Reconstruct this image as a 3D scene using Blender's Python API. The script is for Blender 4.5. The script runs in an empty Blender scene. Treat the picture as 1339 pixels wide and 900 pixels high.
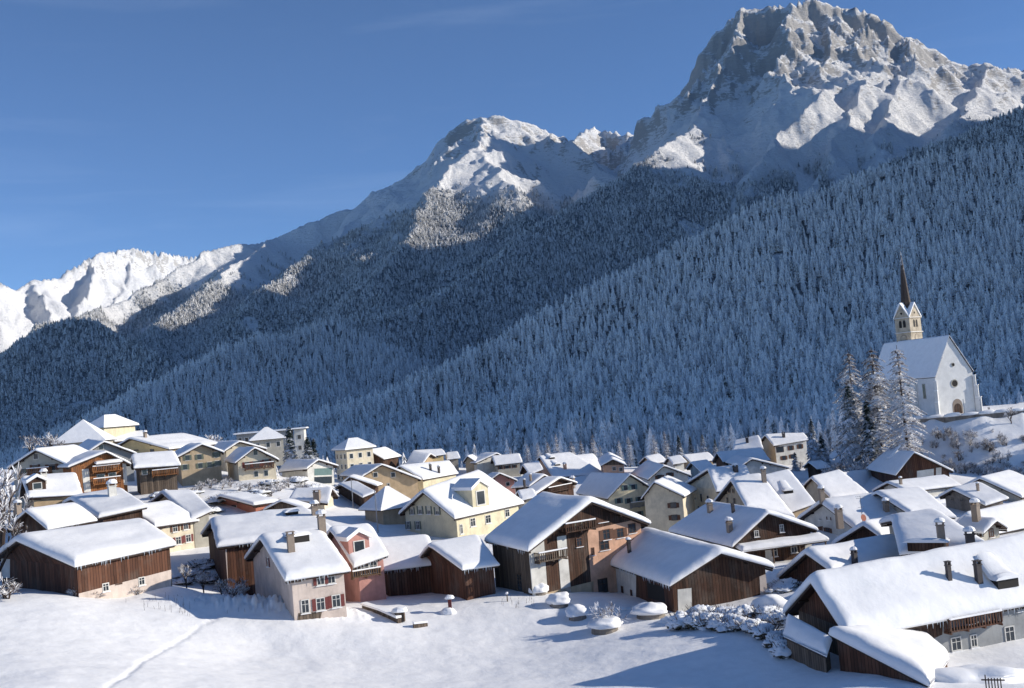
import bpy, bmesh, math, random
import numpy as np
from mathutils import Vector, Matrix, noise as mnoise

# ------------------------------------------------------------------ camera, light, exposure
SC = bpy.context.scene
COL = SC.collection
FPX, CXP, CYP = 1450.0, 669.5, 450.0            # focal length and centre in the photograph's pixels
PITCH = math.atan((525 - 450) / FPX)
ROLL = math.radians(-5.0)
CAMZ = 30.0
cd = bpy.data.cameras.new("camera")
cam = bpy.data.objects.new("camera", cd)
COL.objects.link(cam)
CAMM = Matrix.Rotation(math.pi / 2 + PITCH, 3, 'X') @ Matrix.Rotation(ROLL, 3, 'Z')
cam.matrix_world = Matrix.Translation((0, 0, CAMZ)) @ CAMM.to_4x4()
cd.sensor_width = 36.0
cd.lens = 36.0 * FPX / 1339.0
cd.clip_start = 0.5
cd.clip_end = 40000.0
SC.camera = cam

SUN_AZ = math.radians(91.0)      # to the right of the view direction
SUN_EL = math.radians(20.0)
world = bpy.data.worlds.new("World")
SC.world = world
world.use_nodes = True
wn = world.node_tree
sky = wn.nodes.new("ShaderNodeTexSky")
sky.sky_type = 'NISHITA'
sky.sun_disc = False
sky.sun_elevation = SUN_EL
sky.sun_rotation = SUN_AZ
sky.altitude = 5000
sky.air_density = 1.05
sky.dust_density = 0.2
sky.ozone_density = 5.0
bg = wn.nodes["Background"]
bg.inputs[1].default_value = 0.085
# a few faint streaks of high cirrus
_tc = wn.nodes.new("ShaderNodeTexCoord"); _mp = wn.nodes.new("ShaderNodeMapping"); _mp.inputs['Scale'].default_value = (1.6, 1.0, 15.0); _mp.inputs['Rotation'].default_value = (0, math.radians(-9), 0)
_no = wn.nodes.new("ShaderNodeTexNoise"); _no.inputs['Scale'].default_value = 1.7; _no.inputs['Detail'].default_value = 6; _no.inputs['Roughness'].default_value = .55; _no.inputs['Distortion'].default_value = .5
_mr = wn.nodes.new("ShaderNodeMapRange"); _mr.inputs[1].default_value = .54; _mr.inputs[2].default_value = .86; _mr.inputs[3].default_value = 0; _mr.inputs[4].default_value = .07
_mx = wn.nodes.new("ShaderNodeMix"); _mx.data_type = 'RGBA'; _mx.inputs[7].default_value = (7.5, 8.6, 10.0, 1)
wn.links.new(_tc.outputs['Generated'], _mp.inputs[0]); wn.links.new(_mp.outputs[0], _no.inputs[0]); wn.links.new(_no.outputs[0], _mr.inputs[0])
wn.links.new(_mr.outputs[0], _mx.inputs[0]); wn.links.new(sky.outputs[0], _mx.inputs[6]); wn.links.new(_mx.outputs[2], bg.inputs[0])

sd = bpy.data.lights.new("sun", 'SUN')
sd.energy = 3.05
sd.angle = math.radians(0.53)
sd.color = (1.0, 0.93, 0.82)
sun = bpy.data.objects.new("sun", sd)
COL.objects.link(sun)
SDIR = Vector((math.sin(SUN_AZ) * math.cos(SUN_EL), math.cos(SUN_AZ) * math.cos(SUN_EL), math.sin(SUN_EL)))
sun.rotation_euler = SDIR.to_track_quat('Z', 'Y').to_euler()

SC.view_settings.view_transform = 'Standard'
SC.view_settings.look = 'None'
SC.view_settings.exposure = 0.90
SC.view_settings.gamma = 1.0
SC.view_settings.use_curve_mapping = False
SC.render.engine = 'CYCLES'
SC.cycles.max_bounces = 6
SC.cycles.diffuse_bounces = 5
SC.cycles.glossy_bounces = 2
SC.cycles.transmission_bounces = 2
SC.cycles.volume_bounces = 0
SC.cycles.transparent_max_bounces = 8
SC.cycles.use_denoising = True

# ------------------------------------------------------------------ helpers
RND = random.Random(7)
CM = np.array(CAMM)

def ray(px, py):
    d = CM @ np.array([(px - CXP) / FPX, -(py - CYP) / FPX, -1.0])
    return d / math.hypot(d[0], d[1])

def at(px, py, D):
    """world point at ground distance D along the sight line of a pixel of the photograph"""
    return np.array([0, 0, CAMZ]) + ray(px, py) * D

def tag(o, label=None, cat=None, group=None, kind=None):
    if label: o['label'] = label
    if cat: o['category'] = cat
    if group: o['group'] = group
    if kind: o['kind'] = kind
    return o

def empty(name, loc):
    o = bpy.data.objects.new(name, None)
    o.location = loc
    o.empty_display_size = 0.5
    COL.objects.link(o)
    return o

class MB:
    """collects faces with materials, then links them as ONE mesh object"""
    def __init__(s): s.v = []; s.f = []; s.m = []
    def add(s, vs, fs, m=0):
        b = len(s.v); s.v += [tuple(map(float, v)) for v in vs]
        for f in fs: s.f.append(tuple(b + i for i in f)); s.m.append(m)
    def box(s, c, sx, sy, sz, ax=(1, 0, 0), ay=(0, 1, 0), az=(0, 0, 1), m=0, base=False):
        c = np.array(c, float); ax = np.array(ax) * sx / 2; ay = np.array(ay) * sy / 2; az = np.array(az) * sz / 2
        if base: c = c + az
        vs = [c + ax * i + ay * j + az * k for k in (-1, 1) for j in (-1, 1) for i in (-1, 1)]
        s.add(vs, [(0, 2, 3, 1), (4, 5, 7, 6), (0, 1, 5, 4), (2, 6, 7, 3), (0, 4, 6, 2), (1, 3, 7, 5)], m)
    def tube(s, p0, p1, r0, r1=None, n=6, m=0, cap=True):
        r1 = r0 if r1 is None else r1
        p0 = np.array(p0, float); p1 = np.array(p1, float); d = p1 - p0; L = np.linalg.norm(d)
        if L < 1e-6: return
        d /= L; a = np.cross(d, (0, 0, 1) if abs(d[2]) < .9 else (1, 0, 0)); a /= np.linalg.norm(a); b = np.cross(d, a)
        vs = []
        for p, r in ((p0, r0), (p1, r1)):
            for i in range(n):
                t = 2 * math.pi * i / n; vs.append(p + r * (math.cos(t) * a + math.sin(t) * b))
        fs = [(i, (i + 1) % n, n + (i + 1) % n, n + i) for i in range(n)]
        if cap: fs += [tuple(range(n))[::-1], tuple(range(n, 2 * n))]
        s.add(vs, fs, m)
    def blob(s, c, rx, ry, rz, n=10, k=6, m=0, seed=0, amp=.15, flat=0.0, rough=0.0):
        vs = []; c = np.array(c, float); c0 = Vector((seed * 3.1, seed * 1.7, 0))
        for j in range(k + 1):
            ph = math.pi * j / k
            for i in range(n):
                t = 2 * math.pi * i / n; d = Vector((math.sin(ph) * math.cos(t), math.sin(ph) * math.sin(t), math.cos(ph)))
                w = 1 + amp * mnoise.noise(d * 1.6 + c0) + (rough * (mnoise.noise(d * 4.1 + c0) + .6 * mnoise.noise(d * 9.3 + c0)) if rough else 0)
                z = d.z * rz * w
                if z < -flat * rz and flat: z = -flat * rz
                vs.append((c[0] + d.x * rx * w, c[1] + d.y * ry * w, c[2] + z))
        fs = [(j * n + i, (j + 1) * n + i, (j + 1) * n + (i + 1) % n, j * n + (i + 1) % n) for j in range(k) for i in range(n)]
        s.add(vs, fs, m)
    def build(s, name, mats, parent=None, smooth=False, origin=None):
        me = bpy.data.meshes.new(name)
        vs = np.array(s.v) if s.v else np.zeros((0, 3))
        if origin is not None: vs = vs - np.array(origin)
        me.from_pydata([tuple(v) for v in vs], [], s.f)
        if not isinstance(mats, (list, tuple)): mats = [mats]
        for mt in mats: me.materials.append(mt)
        me.polygons.foreach_set('material_index', s.m)
        if smooth: me.polygons.foreach_set('use_smooth', [True] * len(s.f))
        me.update()
        o = bpy.data.objects.new(name, me)
        COL.objects.link(o)
        if parent is not None:
            o.parent = parent
            if origin is None:           # vertices are world coordinates: undo the parents' offset
                off = Vector((0, 0, 0)); p = parent
                while p is not None: off += p.location; p = p.parent
                o.location = -off
        elif origin is not None: o.location = origin
        return o

# ------------------------------------------------------------------ numpy noise
def _hash(ix, iy, seed):
    h = (ix.astype(np.int64) * 374761393 + iy.astype(np.int64) * 668265263 + seed * 1442695041) & 0xffffffff
    h = ((h ^ (h >> 13)) * 1274126177) & 0xffffffff
    return ((h ^ (h >> 16)) & 0xffff) / 65535.0 * 2 * math.pi

def gnoise(x, y, seed=0):
    x0 = np.floor(x); y0 = np.floor(y); fx = x - x0; fy = y - y0
    u = fx * fx * fx * (fx * (fx * 6 - 15) + 10); v = fy * fy * fy * (fy * (fy * 6 - 15) + 10)
    def g(i, j):
        a = _hash(x0 + i, y0 + j, seed)
        return np.cos(a) * (fx - i) + np.sin(a) * (fy - j)
    return ((g(0, 0) * (1 - u) + g(1, 0) * u) * (1 - v) + (g(0, 1) * (1 - u) + g(1, 1) * u) * v) * 1.5

def fbm(x, y, o=5, seed=0, ridged=False, gain=.5):
    s = 0; a = 1.0; w = 1.0; t = 0
    for i in range(o):
        n = gnoise(x, y, seed + i * 17)
        if ridged: n = (1 - np.abs(n) * 1.6); n = n * n * w; w = np.clip(n * 1.6, 0, 1)
        s = s + n * a; t += a; a *= gain; x = x * 2.03 + 3.7; y = y * 2.03 - 1.3
    return s / t

# ------------------------------------------------------------------ materials
def newmat(name):
    m = bpy.data.materials.new(name); m.use_nodes = True
    nt = m.node_tree; return m, nt, nt.nodes, nt.links, nt.nodes['Principled BSDF']

def _coords(nt, obj=False):
    n = nt.nodes.new('ShaderNodeTexCoord'); return n.outputs['Object']

def ramp(nt, src, p0, c0, p1, c1):
    r = nt.nodes.new('ShaderNodeValToRGB'); nt.links.new(src, r.inputs[0])
    r.color_ramp.elements[0].position = p0; r.color_ramp.elements[0].color = (*c0, 1) if len(c0) == 3 else c0
    r.color_ramp.elements[1].position = p1; r.color_ramp.elements[1].color = (*c1, 1) if len(c1) == 3 else c1
    return r.outputs[0]

def noise_node(nt, vec, scale, detail=4, rough=.55, dist=0.0):
    n = nt.nodes.new('ShaderNodeTexNoise'); n.inputs['Scale'].default_value = scale
    n.inputs['Detail'].default_value = detail; n.inputs['Roughness'].default_value = rough
    n.inputs['Distortion'].default_value = dist
    if vec is not None: nt.links.new(vec, n.inputs['Vector'])
    return n.outputs[0]

def mapping(nt, vec, sc):
    n = nt.nodes.new('ShaderNodeMapping'); n.inputs['Scale'].default_value = sc; nt.links.new(vec, n.inputs[0]); return n.outputs[0]

def math_node(nt, op, a, b=None, c=None, clamp=False):
    n = nt.nodes.new('ShaderNodeMath'); n.operation = op; n.use_clamp = clamp
    for i, v in enumerate((a, b, c)):
        if v is None: continue
        if isinstance(v, (int, float)): n.inputs[i].default_value = v
        else: nt.links.new(v, n.inputs[i])
    return n.outputs[0]

def mixc(nt, fac, a, b):
    n = nt.nodes.new('ShaderNodeMix'); n.data_type = 'RGBA'
    if isinstance(fac, (int, float)): n.inputs[0].default_value = fac
    else: nt.links.new(fac, n.inputs[0])
    for i, v in ((6, a), (7, b)):
        if isinstance(v, tuple): n.inputs[i].default_value = (*v[:3], 1)
        else: nt.links.new(v, n.inputs[i])
    return n.outputs[2]

def bump(nt, h, strength, dist=0.05):
    b = nt.nodes.new('ShaderNodeBump'); b.inputs['Strength'].default_value = strength; b.inputs['Distance'].default_value = dist
    nt.links.new(h, b.inputs['Height']); return b.outputs[0]

def mat_snow(name='snow', scale=1.0, bstr=.25, col=(.925, .92, .915)):
    m, nt, N, L, P = newmat(name)
    g = nt.nodes.new('ShaderNodeNewGeometry').outputs['Position']
    n1 = noise_node(nt, g, .35 * scale, 4, .5); n2 = noise_node(nt, g, 4.0 * scale, 3, .5)
    s = math_node(nt, 'ADD', n1, math_node(nt, 'MULTIPLY', n2, .06))
    L.new(bump(nt, s, bstr, .6), P.inputs['Normal'])
    c2 = tuple(x * .93 for x in col)
    L.new(ramp(nt, noise_node(nt, g, .8 * scale, 5), .3, c2, .65, col), P.inputs['Base Color'])
    P.inputs['Roughness'].default_value = .65
    P.inputs['Specular IOR Level'].default_value = .2
    return m

def mat_plaster(name, col, dirt=.25):
    m, nt, N, L, P = newmat(name)
    g = nt.nodes.new('ShaderNodeNewGeometry').outputs['Position']
    c2 = tuple(x * (1 - dirt) for x in col); c3 = tuple(min(1, x * 1.06) for x in col)
    a = ramp(nt, noise_node(nt, g, .6, 6, .65), .3, c2, .62, c3)
    streak = noise_node(nt, mapping(nt, g, (1.6, 1.6, .18)), 1.3, 4, .6)
    b = mixc(nt, math_node(nt, 'MULTIPLY', math_node(nt, 'SUBTRACT', streak, .5, clamp=True), 1.6, clamp=True), a, tuple(x * (1 - 1.6 * dirt) for x in col))
    L.new(b, P.inputs['Base Color'])
    P.inputs['Roughness'].default_value = .9
    P.inputs['Specular IOR Level'].default_value = .15
    L.new(bump(nt, noise_node(nt, g, 9, 4), .25, .03), P.inputs['Normal'])
    return m

def mat_wood(name, col, col2, plank=2.6):
    m, nt, N, L, P = newmat(name)
    g = nt.nodes.new('ShaderNodeNewGeometry').outputs['Position']
    # vertical boards: a coordinate along the wall, cut into planks
    cr = nt.nodes.new('ShaderNodeVectorMath'); cr.operation = 'CROSS_PRODUCT'; L.new(nt.nodes.new('ShaderNodeNewGeometry').outputs['True Normal'], cr.inputs[0]); cr.inputs[1].default_value = (0, 0, 1)
    dt = nt.nodes.new('ShaderNodeVectorMath'); dt.operation = 'DOT_PRODUCT'; L.new(cr.outputs[0], dt.inputs[0]); L.new(g, dt.inputs[1])
    k = math_node(nt, 'MULTIPLY', dt.outputs['Value'], plank)
    fr = math_node(nt, 'FRACT', k); fl = math_node(nt, 'FLOOR', k)
    wn_ = nt.nodes.new('ShaderNodeTexWhiteNoise'); wn_.noise_dimensions = '1D'; L.new(fl, wn_.inputs['W'])
    gap = math_node(nt, 'GREATER_THAN', math_node(nt, 'ABSOLUTE', math_node(nt, 'SUBTRACT', fr, .5)), .44)
    gr = noise_node(nt, mapping(nt, g, (3, 3, .35)), 2.2, 6, .65)
    v = math_node(nt, 'ADD', math_node(nt, 'MULTIPLY', gr, .7), math_node(nt, 'MULTIPLY', wn_.outputs[0], .45))
    a = ramp(nt, v, .25, col, .85, col2)
    wz = ramp(nt, noise_node(nt, mapping(nt, g, (1, 1, .6)), .45, 5, .65), .48, (0, 0, 0), .72, (.55, .55, .55))
    a = mixc(nt, wz, a, (.15, .125, .105))
    c = mixc(nt, gap, a, tuple(x * .25 for x in col))
    L.new(c, P.inputs['Base Color']); P.inputs['Roughness'].default_value = .8
    P.inputs['Specular IOR Level'].default_value = .2
    h = math_node(nt, 'SUBTRACT', math_node(nt, 'MULTIPLY', gr, .3), gap)
    L.new(bump(nt, h, .5, .03), P.inputs['Normal'])
    return m

def mat_plain(name, col, rough=.7, metal=0, var=.2, sc=3, spec=.3):
    m, nt, N, L, P = newmat(name)
    g = nt.nodes.new('ShaderNodeNewGeometry').outputs['Position']
    L.new(ramp(nt, noise_node(nt, g, sc, 4), .3, tuple(x * (1 - var) for x in col), .7, col), P.inputs['Base Color'])
    P.inputs['Roughness'].default_value = rough; P.inputs['Metallic'].default_value = metal
    P.inputs['Specular IOR Level'].default_value = spec
    return m

def mat_tree(name, green, snow, amount, nscale=1.2, bark=None):
    """needles or twigs carrying snow: white where the surface faces up and in clumps, dark elsewhere"""
    m, nt, N, L, P = newmat(name)
    ge = nt.nodes.new('ShaderNodeNewGeometry')
    tc = nt.nodes.new('ShaderNodeTexCoord').outputs['Object']
    sep = nt.nodes.new('ShaderNodeSeparateXYZ'); L.new(ge.outputs['Normal'], sep.inputs[0])
    oi = nt.nodes.new('ShaderNodeObjectInfo')
    comb = nt.nodes.new('ShaderNodeVectorMath'); comb.operation = 'ADD'; L.new(tc, comb.inputs[0])
    sc = nt.nodes.new('ShaderNodeVectorMath'); sc.operation = 'SCALE'; L.new(oi.outputs['Random'], sc.inputs[3]); sc.inputs[0].default_value = (37, 53, 11); L.new(sc.outputs[0], comb.inputs[1])
    n = noise_node(nt, comb.outputs[0], nscale, 3, .6)
    up = math_node(nt, 'MULTIPLY', sep.outputs[2], .55)
    f = math_node(nt, 'ADD', up, math_node(nt, 'ADD', n, math_node(nt, 'MULTIPLY', oi.outputs['Random'], .22)))
    f = math_node(nt, 'SUBTRACT', f, 1.05 - amount)
    f = math_node(nt, 'MULTIPLY', f, 4.0, clamp=True)
    g2 = tuple(x * 1.7 for x in green)
    gcol = mixc(nt, oi.outputs['Random'], green, g2)
    L.new(mixc(nt, f, gcol, snow), P.inputs['Base Color'])
    P.inputs['Roughness'].default_value = .85; P.inputs['Specular IOR Level'].default_value = .1
    return m

M = {}
M['snow'] = mat_snow()
M['snow_far'] = mat_snow('snow_far', .6, .15)
# ------------------------------------------------------------------ mountains: a height field out of ridge lines
def P3(px, py, D): return at(px, py, D)
RIDGES = [  # (start slope, roughness, points (pixel of the photograph, ground distance in m))
 # far left massif, its face turned to the right
 (1.15, 1.0, [(-90, 330, 6900), (-40, 345, 7000), (0, 372, 7100), (22, 379, 7400), (45, 366, 7700), (78, 363, 8000), (105, 342, 8200), (125, 333, 8500), (150, 327, 8800), (175, 323, 9100), (215, 330, 9500), (262, 336, 10200), (330, 345, 11500)]),
 (0.9, 1.0, [(45, 366, 7700), (62, 400, 7000), (70, 440, 6500)]),
 (0.9, 1.0, [(125, 333, 8500), (120, 370, 7800), (95, 415, 7000)]),
 (0.9, 1.0, [(175, 323, 9100), (165, 370, 8300), (140, 410, 7300)]),
 # middle ridge with its own peak
 (0.85, .8, [(60, 425, 4300), (150, 400, 4700), (215, 362, 5000), (265, 327, 5200), (300, 322, 5300), (332, 318, 5400), (360, 309, 5400), (400, 293, 5450), (440, 277, 5500), (470, 268, 5500), (500, 257, 5500), (530, 236, 5500), (552, 218, 5500), (575, 198, 5500), (597, 172, 5500), (606, 157, 5500), (628, 154, 5500), (650, 150, 5500), (678, 157, 5550), (702, 166, 5600), (722, 178, 5700), (741, 188, 5900)]),
 (1.0, .9, [(741, 188, 5900), (760, 173, 6300), (776, 164, 6500), (790, 170, 6500), (812, 174, 6400), (835, 172, 6300), (856, 158, 6200), (880, 148, 5900), (897, 140, 5700)]),
 (0.8, .8, [(628, 154, 5500), (626, 190, 5000), (640, 212, 4700), (668, 240, 4400), (692, 262, 4200)]),
 (0.7, .6, [(626, 190, 5000), (590, 215, 4750), (560, 262, 4300), (530, 318, 3900), (480, 365, 3500)]),
 (0.7, .5, [(500, 257, 5500), (450, 300, 4800), (390, 350, 4200), (320, 400, 3700)]),
 (0.7, .5, [(360, 309, 5400), (300, 352, 4700), (240, 405, 4100), (180, 450, 3600)]),
 # low wooded hill on the left
 (0.75, .3, [(-60, 520, 3300), (-10, 480, 3400), (30, 447, 3500), (58, 424, 3600), (90, 417, 3600), (118, 420, 3600), (150, 440, 3500), (200, 462, 3300)]),
 # the big peak
 (1.45, 1.2, [(897, 140, 5600), (906, 115, 5450), (920, 78, 5400), (934, 42, 5400), (952, 22, 5400), (975, 10, 5400), (992, 12, 5400), (1010, 8, 5400), (1033, 2, 5400), (1062, -4, 5450), (1096, 6, 5500), (1128, 7, 5500), (1150, 15, 5500), (1172, 30, 5500), (1194, 43, 5500), (1212, 45, 5500), (1236, 66, 5500), (1252, 83, 5500), (1275, 82, 5500), (1290, 88, 5500), (1340, 88, 5600), (1420, 80, 5700), (1600, 150, 5700), (1800, 200, 5700)]),
 (1.0, 1.0, [(975, 10, 5400), (955, 60, 5050), (925, 120, 4750), (905, 165, 4500), (880, 196, 4300)]),
 (1.0, 1.0, [(1033, 2, 5400), (1030, 50, 5000), (1010, 92, 4750), (1030, 108, 4600), (1075, 118, 4500), (1010, 180, 4150), (985, 240, 3800), (960, 300, 3400)]),
 (1.0, 1.0, [(1096, 6, 5500), (1090, 60, 5000), (1078, 88, 4850), (1130, 100, 4700), (1110, 160, 4300), (1080, 220, 3900), (1060, 260, 3600)]),
 (1.0, 1.0, [(1194, 43, 5500), (1180, 90, 4950), (1160, 140, 4500), (1150, 190, 4100)]),
 (0.8, .7, [(1290, 88, 5500), (1270, 130, 4900), (1240, 165, 4400)]),
 # wooded spur in front of the peak, running down to the left
 (0.72, .3, [(905, 165, 4500), (873, 192, 4200), (832, 222, 3950), (790, 247, 3750), (745, 272, 3600), (700, 298, 3400), (650, 336, 3100), (600, 372, 2850), (540, 405, 2600), (474, 426, 2350), (430, 424, 2250), (400, 436, 2200), (350, 449, 2100), (300, 462, 2000), (245, 486, 1850), (190, 515, 1700), (120, 560, 1500)]),
 # wooded ridge far right, behind the near hill
 (0.7, .3, [(1110, 236, 3100), (1160, 214, 3150), (1215, 192, 3200), (1270, 170, 3200), (1340, 143, 3250), (1450, 110, 3300), (1700, 120, 3300), (2100, 200, 3000)]),
 # near wooded hill
 (0.66, .3, [(2300, 200, 1900), (1800, 160, 2000), (1500, 175, 2000), (1400, 187, 2000), (1340, 196, 2000), (1280, 207, 1980), (1230, 212, 1950), (1180, 219, 1930), (1140, 233, 1900), (1100, 248, 1870), (1050, 262, 1840), (1000, 276, 1800), (950, 296, 1760), (905, 315, 1720), (860, 342, 1680), (815, 366, 1640), (775, 384, 1600), (720, 412, 1560), (650, 452, 1500), (580, 490, 1400), (500, 530, 1300), (420, 560, 1200)]),
]
# unseen high ground added beyond the right edge of the picture; it is shaped to keep the wooded slopes in its shade
SHADE = (1.7, .4, [(3500, 4300, 1150), (3450, 3850, 2000), (3300, 3400, 2150), (3100, 2700, 2100), (2900, 2080, 1900), (2350, 1680, 1210), (1900, 1350, 1150), (1750, 1000, 980), (1700, 720, 800)])
def height(x, y, detail=True):
    wx = fbm(x / 700, y / 700, 4, 5) * 150; wy = fbm(x / 700, y / 700, 4, 9) * 150
    r = np.hypot(x, y); far = np.clip((r - 1500) / 1500, 0.1, 1)
    wa = np.clip((r - 2800) / 1200, 0, 1)
    X = x + (fbm(x / 240, y / 240, 4, 101) * 75 + fbm(x / 60, y / 60, 3, 103) * 12) * wa; Y = y + fbm(x / 240, y / 240, 4, 107) * 75 * wa
    ds = np.full(x.shape, 1e9)
    best = np.full(x.shape, -1e9); acc = np.zeros(x.shape); rough = np.zeros(x.shape); dn = np.full(x.shape, 1e9)
    k = 22.0; zs = []
    for ri, (s0, ro, pts) in enumerate(RIDGES + [SHADE]):
        p = [P3(*q) if q[2] > q[1] + 500 or pts is not SHADE[2] else np.array(q, float) for q in pts] if pts is not SHADE[2] else [np.array(q, float) for q in pts]
        zr = np.full(x.shape, -1e9); dr = np.full(x.shape, 1e9)
        for a, b in zip(p[:-1], p[1:]):
            dx, dy = b[0] - a[0], b[1] - a[1]; L2 = dx * dx + dy * dy
            t = np.clip(((X - a[0]) * dx + (Y - a[1]) * dy) / L2, 0, 1)
            d = np.hypot(X - a[0] - t * dx, Y - a[1] - t * dy)
            zl = a[2] + t * (b[2] - a[2])
            zz = zl * np.clip(1 - s0 * d / (1.9 * np.maximum(zl, 40)), 0, 1) ** 1.9 - .01 * d
            zr = np.maximum(zr, zz); dr = np.minimum(dr, d)
        m = zr > best; best = np.where(m, zr, best); rough = np.where(m, ro, rough); dn = np.minimum(dn, dr)
        if ri in (0, 4, 5, 11): ds = np.minimum(ds, dr)
        zs.append(zr)
    for z in zs: acc += np.exp(np.clip((z - best) / k, -30, 0))
    z = best + k * (np.log(acc)) * np.clip(dn / 120, 0, 1) * np.clip(best / 90, 0, 1)
    calm = 1 - np.exp(-dn / 220)
    g = fbm((x + wx) / 620, (y + wy) / 620, 7, 3, ridged=True)
    z = z + (g - .45) * z * .34 * calm * (rough * .85 + .08) * far
    # crags and gullies on the bare rock
    c = fbm((x + wx * .6) / 150, (y + wy * .6) / 150, 5, 31, ridged=True, gain=.6)
    hi = np.clip((z - 1050) / 350, 0, 1) * rough
    z = z + (c - .45) * 66 * hi * (1 - .85 * np.exp(-ds / 80))
    c2 = fbm((x + wy * .4) / 55, y / 55, 4, 77, ridged=True, gain=.6)
    z = z + (c2 - .4) * 18 * hi * (1 - .6 * np.exp(-ds / 90)) + fbm(x / 160, y / 160, 3, 88) * 10 * (1 - hi) * np.clip(z / 200, 0, 1)
    z = np.where(r < 1000, z * np.clip((r - 450) / 550, 0, 1) ** 1.0 + (1 - np.clip((r - 450) / 550, 0, 1)) * -20, z)
    return z, rough

def treeline(x, y, z, rough):
    n = fbm(x / 420, y / 420, 5, 41); n2 = fbm(x / 110, y / 110, 3, 43)
    r = np.hypot(x, y); az = np.arctan2(x, y)
    lim = 820 + n * 260 + n2 * 120 - np.clip(-az, 0, .3) * 850
    chute = fbm(az * 60, r / 900, 3, 61) # gullies running down towards the viewer
    lim = lim - np.clip(chute + .02, 0, 1) * 1500 * (rough > .85)
    lim = lim - 140 * (rough > .95)
    f = np.clip((lim - z) / 150 + .5, 0, 1) ** 1.5
    hole = fbm(x / 260, y / 260, 4, 51)
    f = f * np.where((hole > .5) & (r <= 1900), .45, 1)
    f = f * np.where((hole > .42) & (r > 1500), 0.15, 1)
    return f

def build_mountains():
    fr = np.radians(np.arange(-27.5, 27.5, .058)); left = np.radians(np.arange(-36, -27.5, .4)); right = np.radians(np.arange(27.6, 80, .6))
    az = np.concatenate([left, fr, right])
    rr = [620.0]
    while rr[-1] < 12500: rr.append(rr[-1] * (1.0037 if rr[-1] < 4100 else 1.0024 if rr[-1] < 5650 else 1.005))
    rr = np.array(rr); nA, nR = len(az), len(rr)
    A, R = np.meshgrid(az, rr, indexing='ij')
    x = R * np.sin(A); y = R * np.cos(A)
    z, rough = height(x, y)
    f = treeline(x, y, z, rough)
    co = np.stack([x, y, z], -1).reshape(-1, 3).astype(np.float32)
    i = np.arange(nA - 1)[:, None] * nR; j = np.arange(nR - 1)[None, :]
    q = np.stack([i + j, i + j + 1, i + nR + j + 1, i + nR + j], -1).reshape(-1, 4)[:, ::-1].astype(np.int32)
    q = np.ascontiguousarray(q[:, ::-1])
    me = bpy.data.meshes.new('mountains')
    me.vertices.add(len(co)); me.vertices.foreach_set('co', co.ravel())
    me.loops.add(q.size); me.loops.foreach_set('vertex_index', q.ravel())
    me.polygons.add(len(q)); me.polygons.foreach_set('loop_start', np.arange(0, q.size, 4, dtype=np.int32))
    me.polygons.foreach_set('use_smooth', np.ones(len(q), dtype=bool))
    me.update(calc_edges=True)
    at_ = me.attributes.new('wooded', 'FLOAT', 'POINT'); at_.data.foreach_set('value', f.ravel().astype(np.float32))
    o = bpy.data.objects.new('mountains', me); COL.objects.link(o)
    tag(o, 'snow-covered rocky mountains rising behind the village', None, None, 'structure')
    return o, az, rr, x, y, z, f, rough

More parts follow.
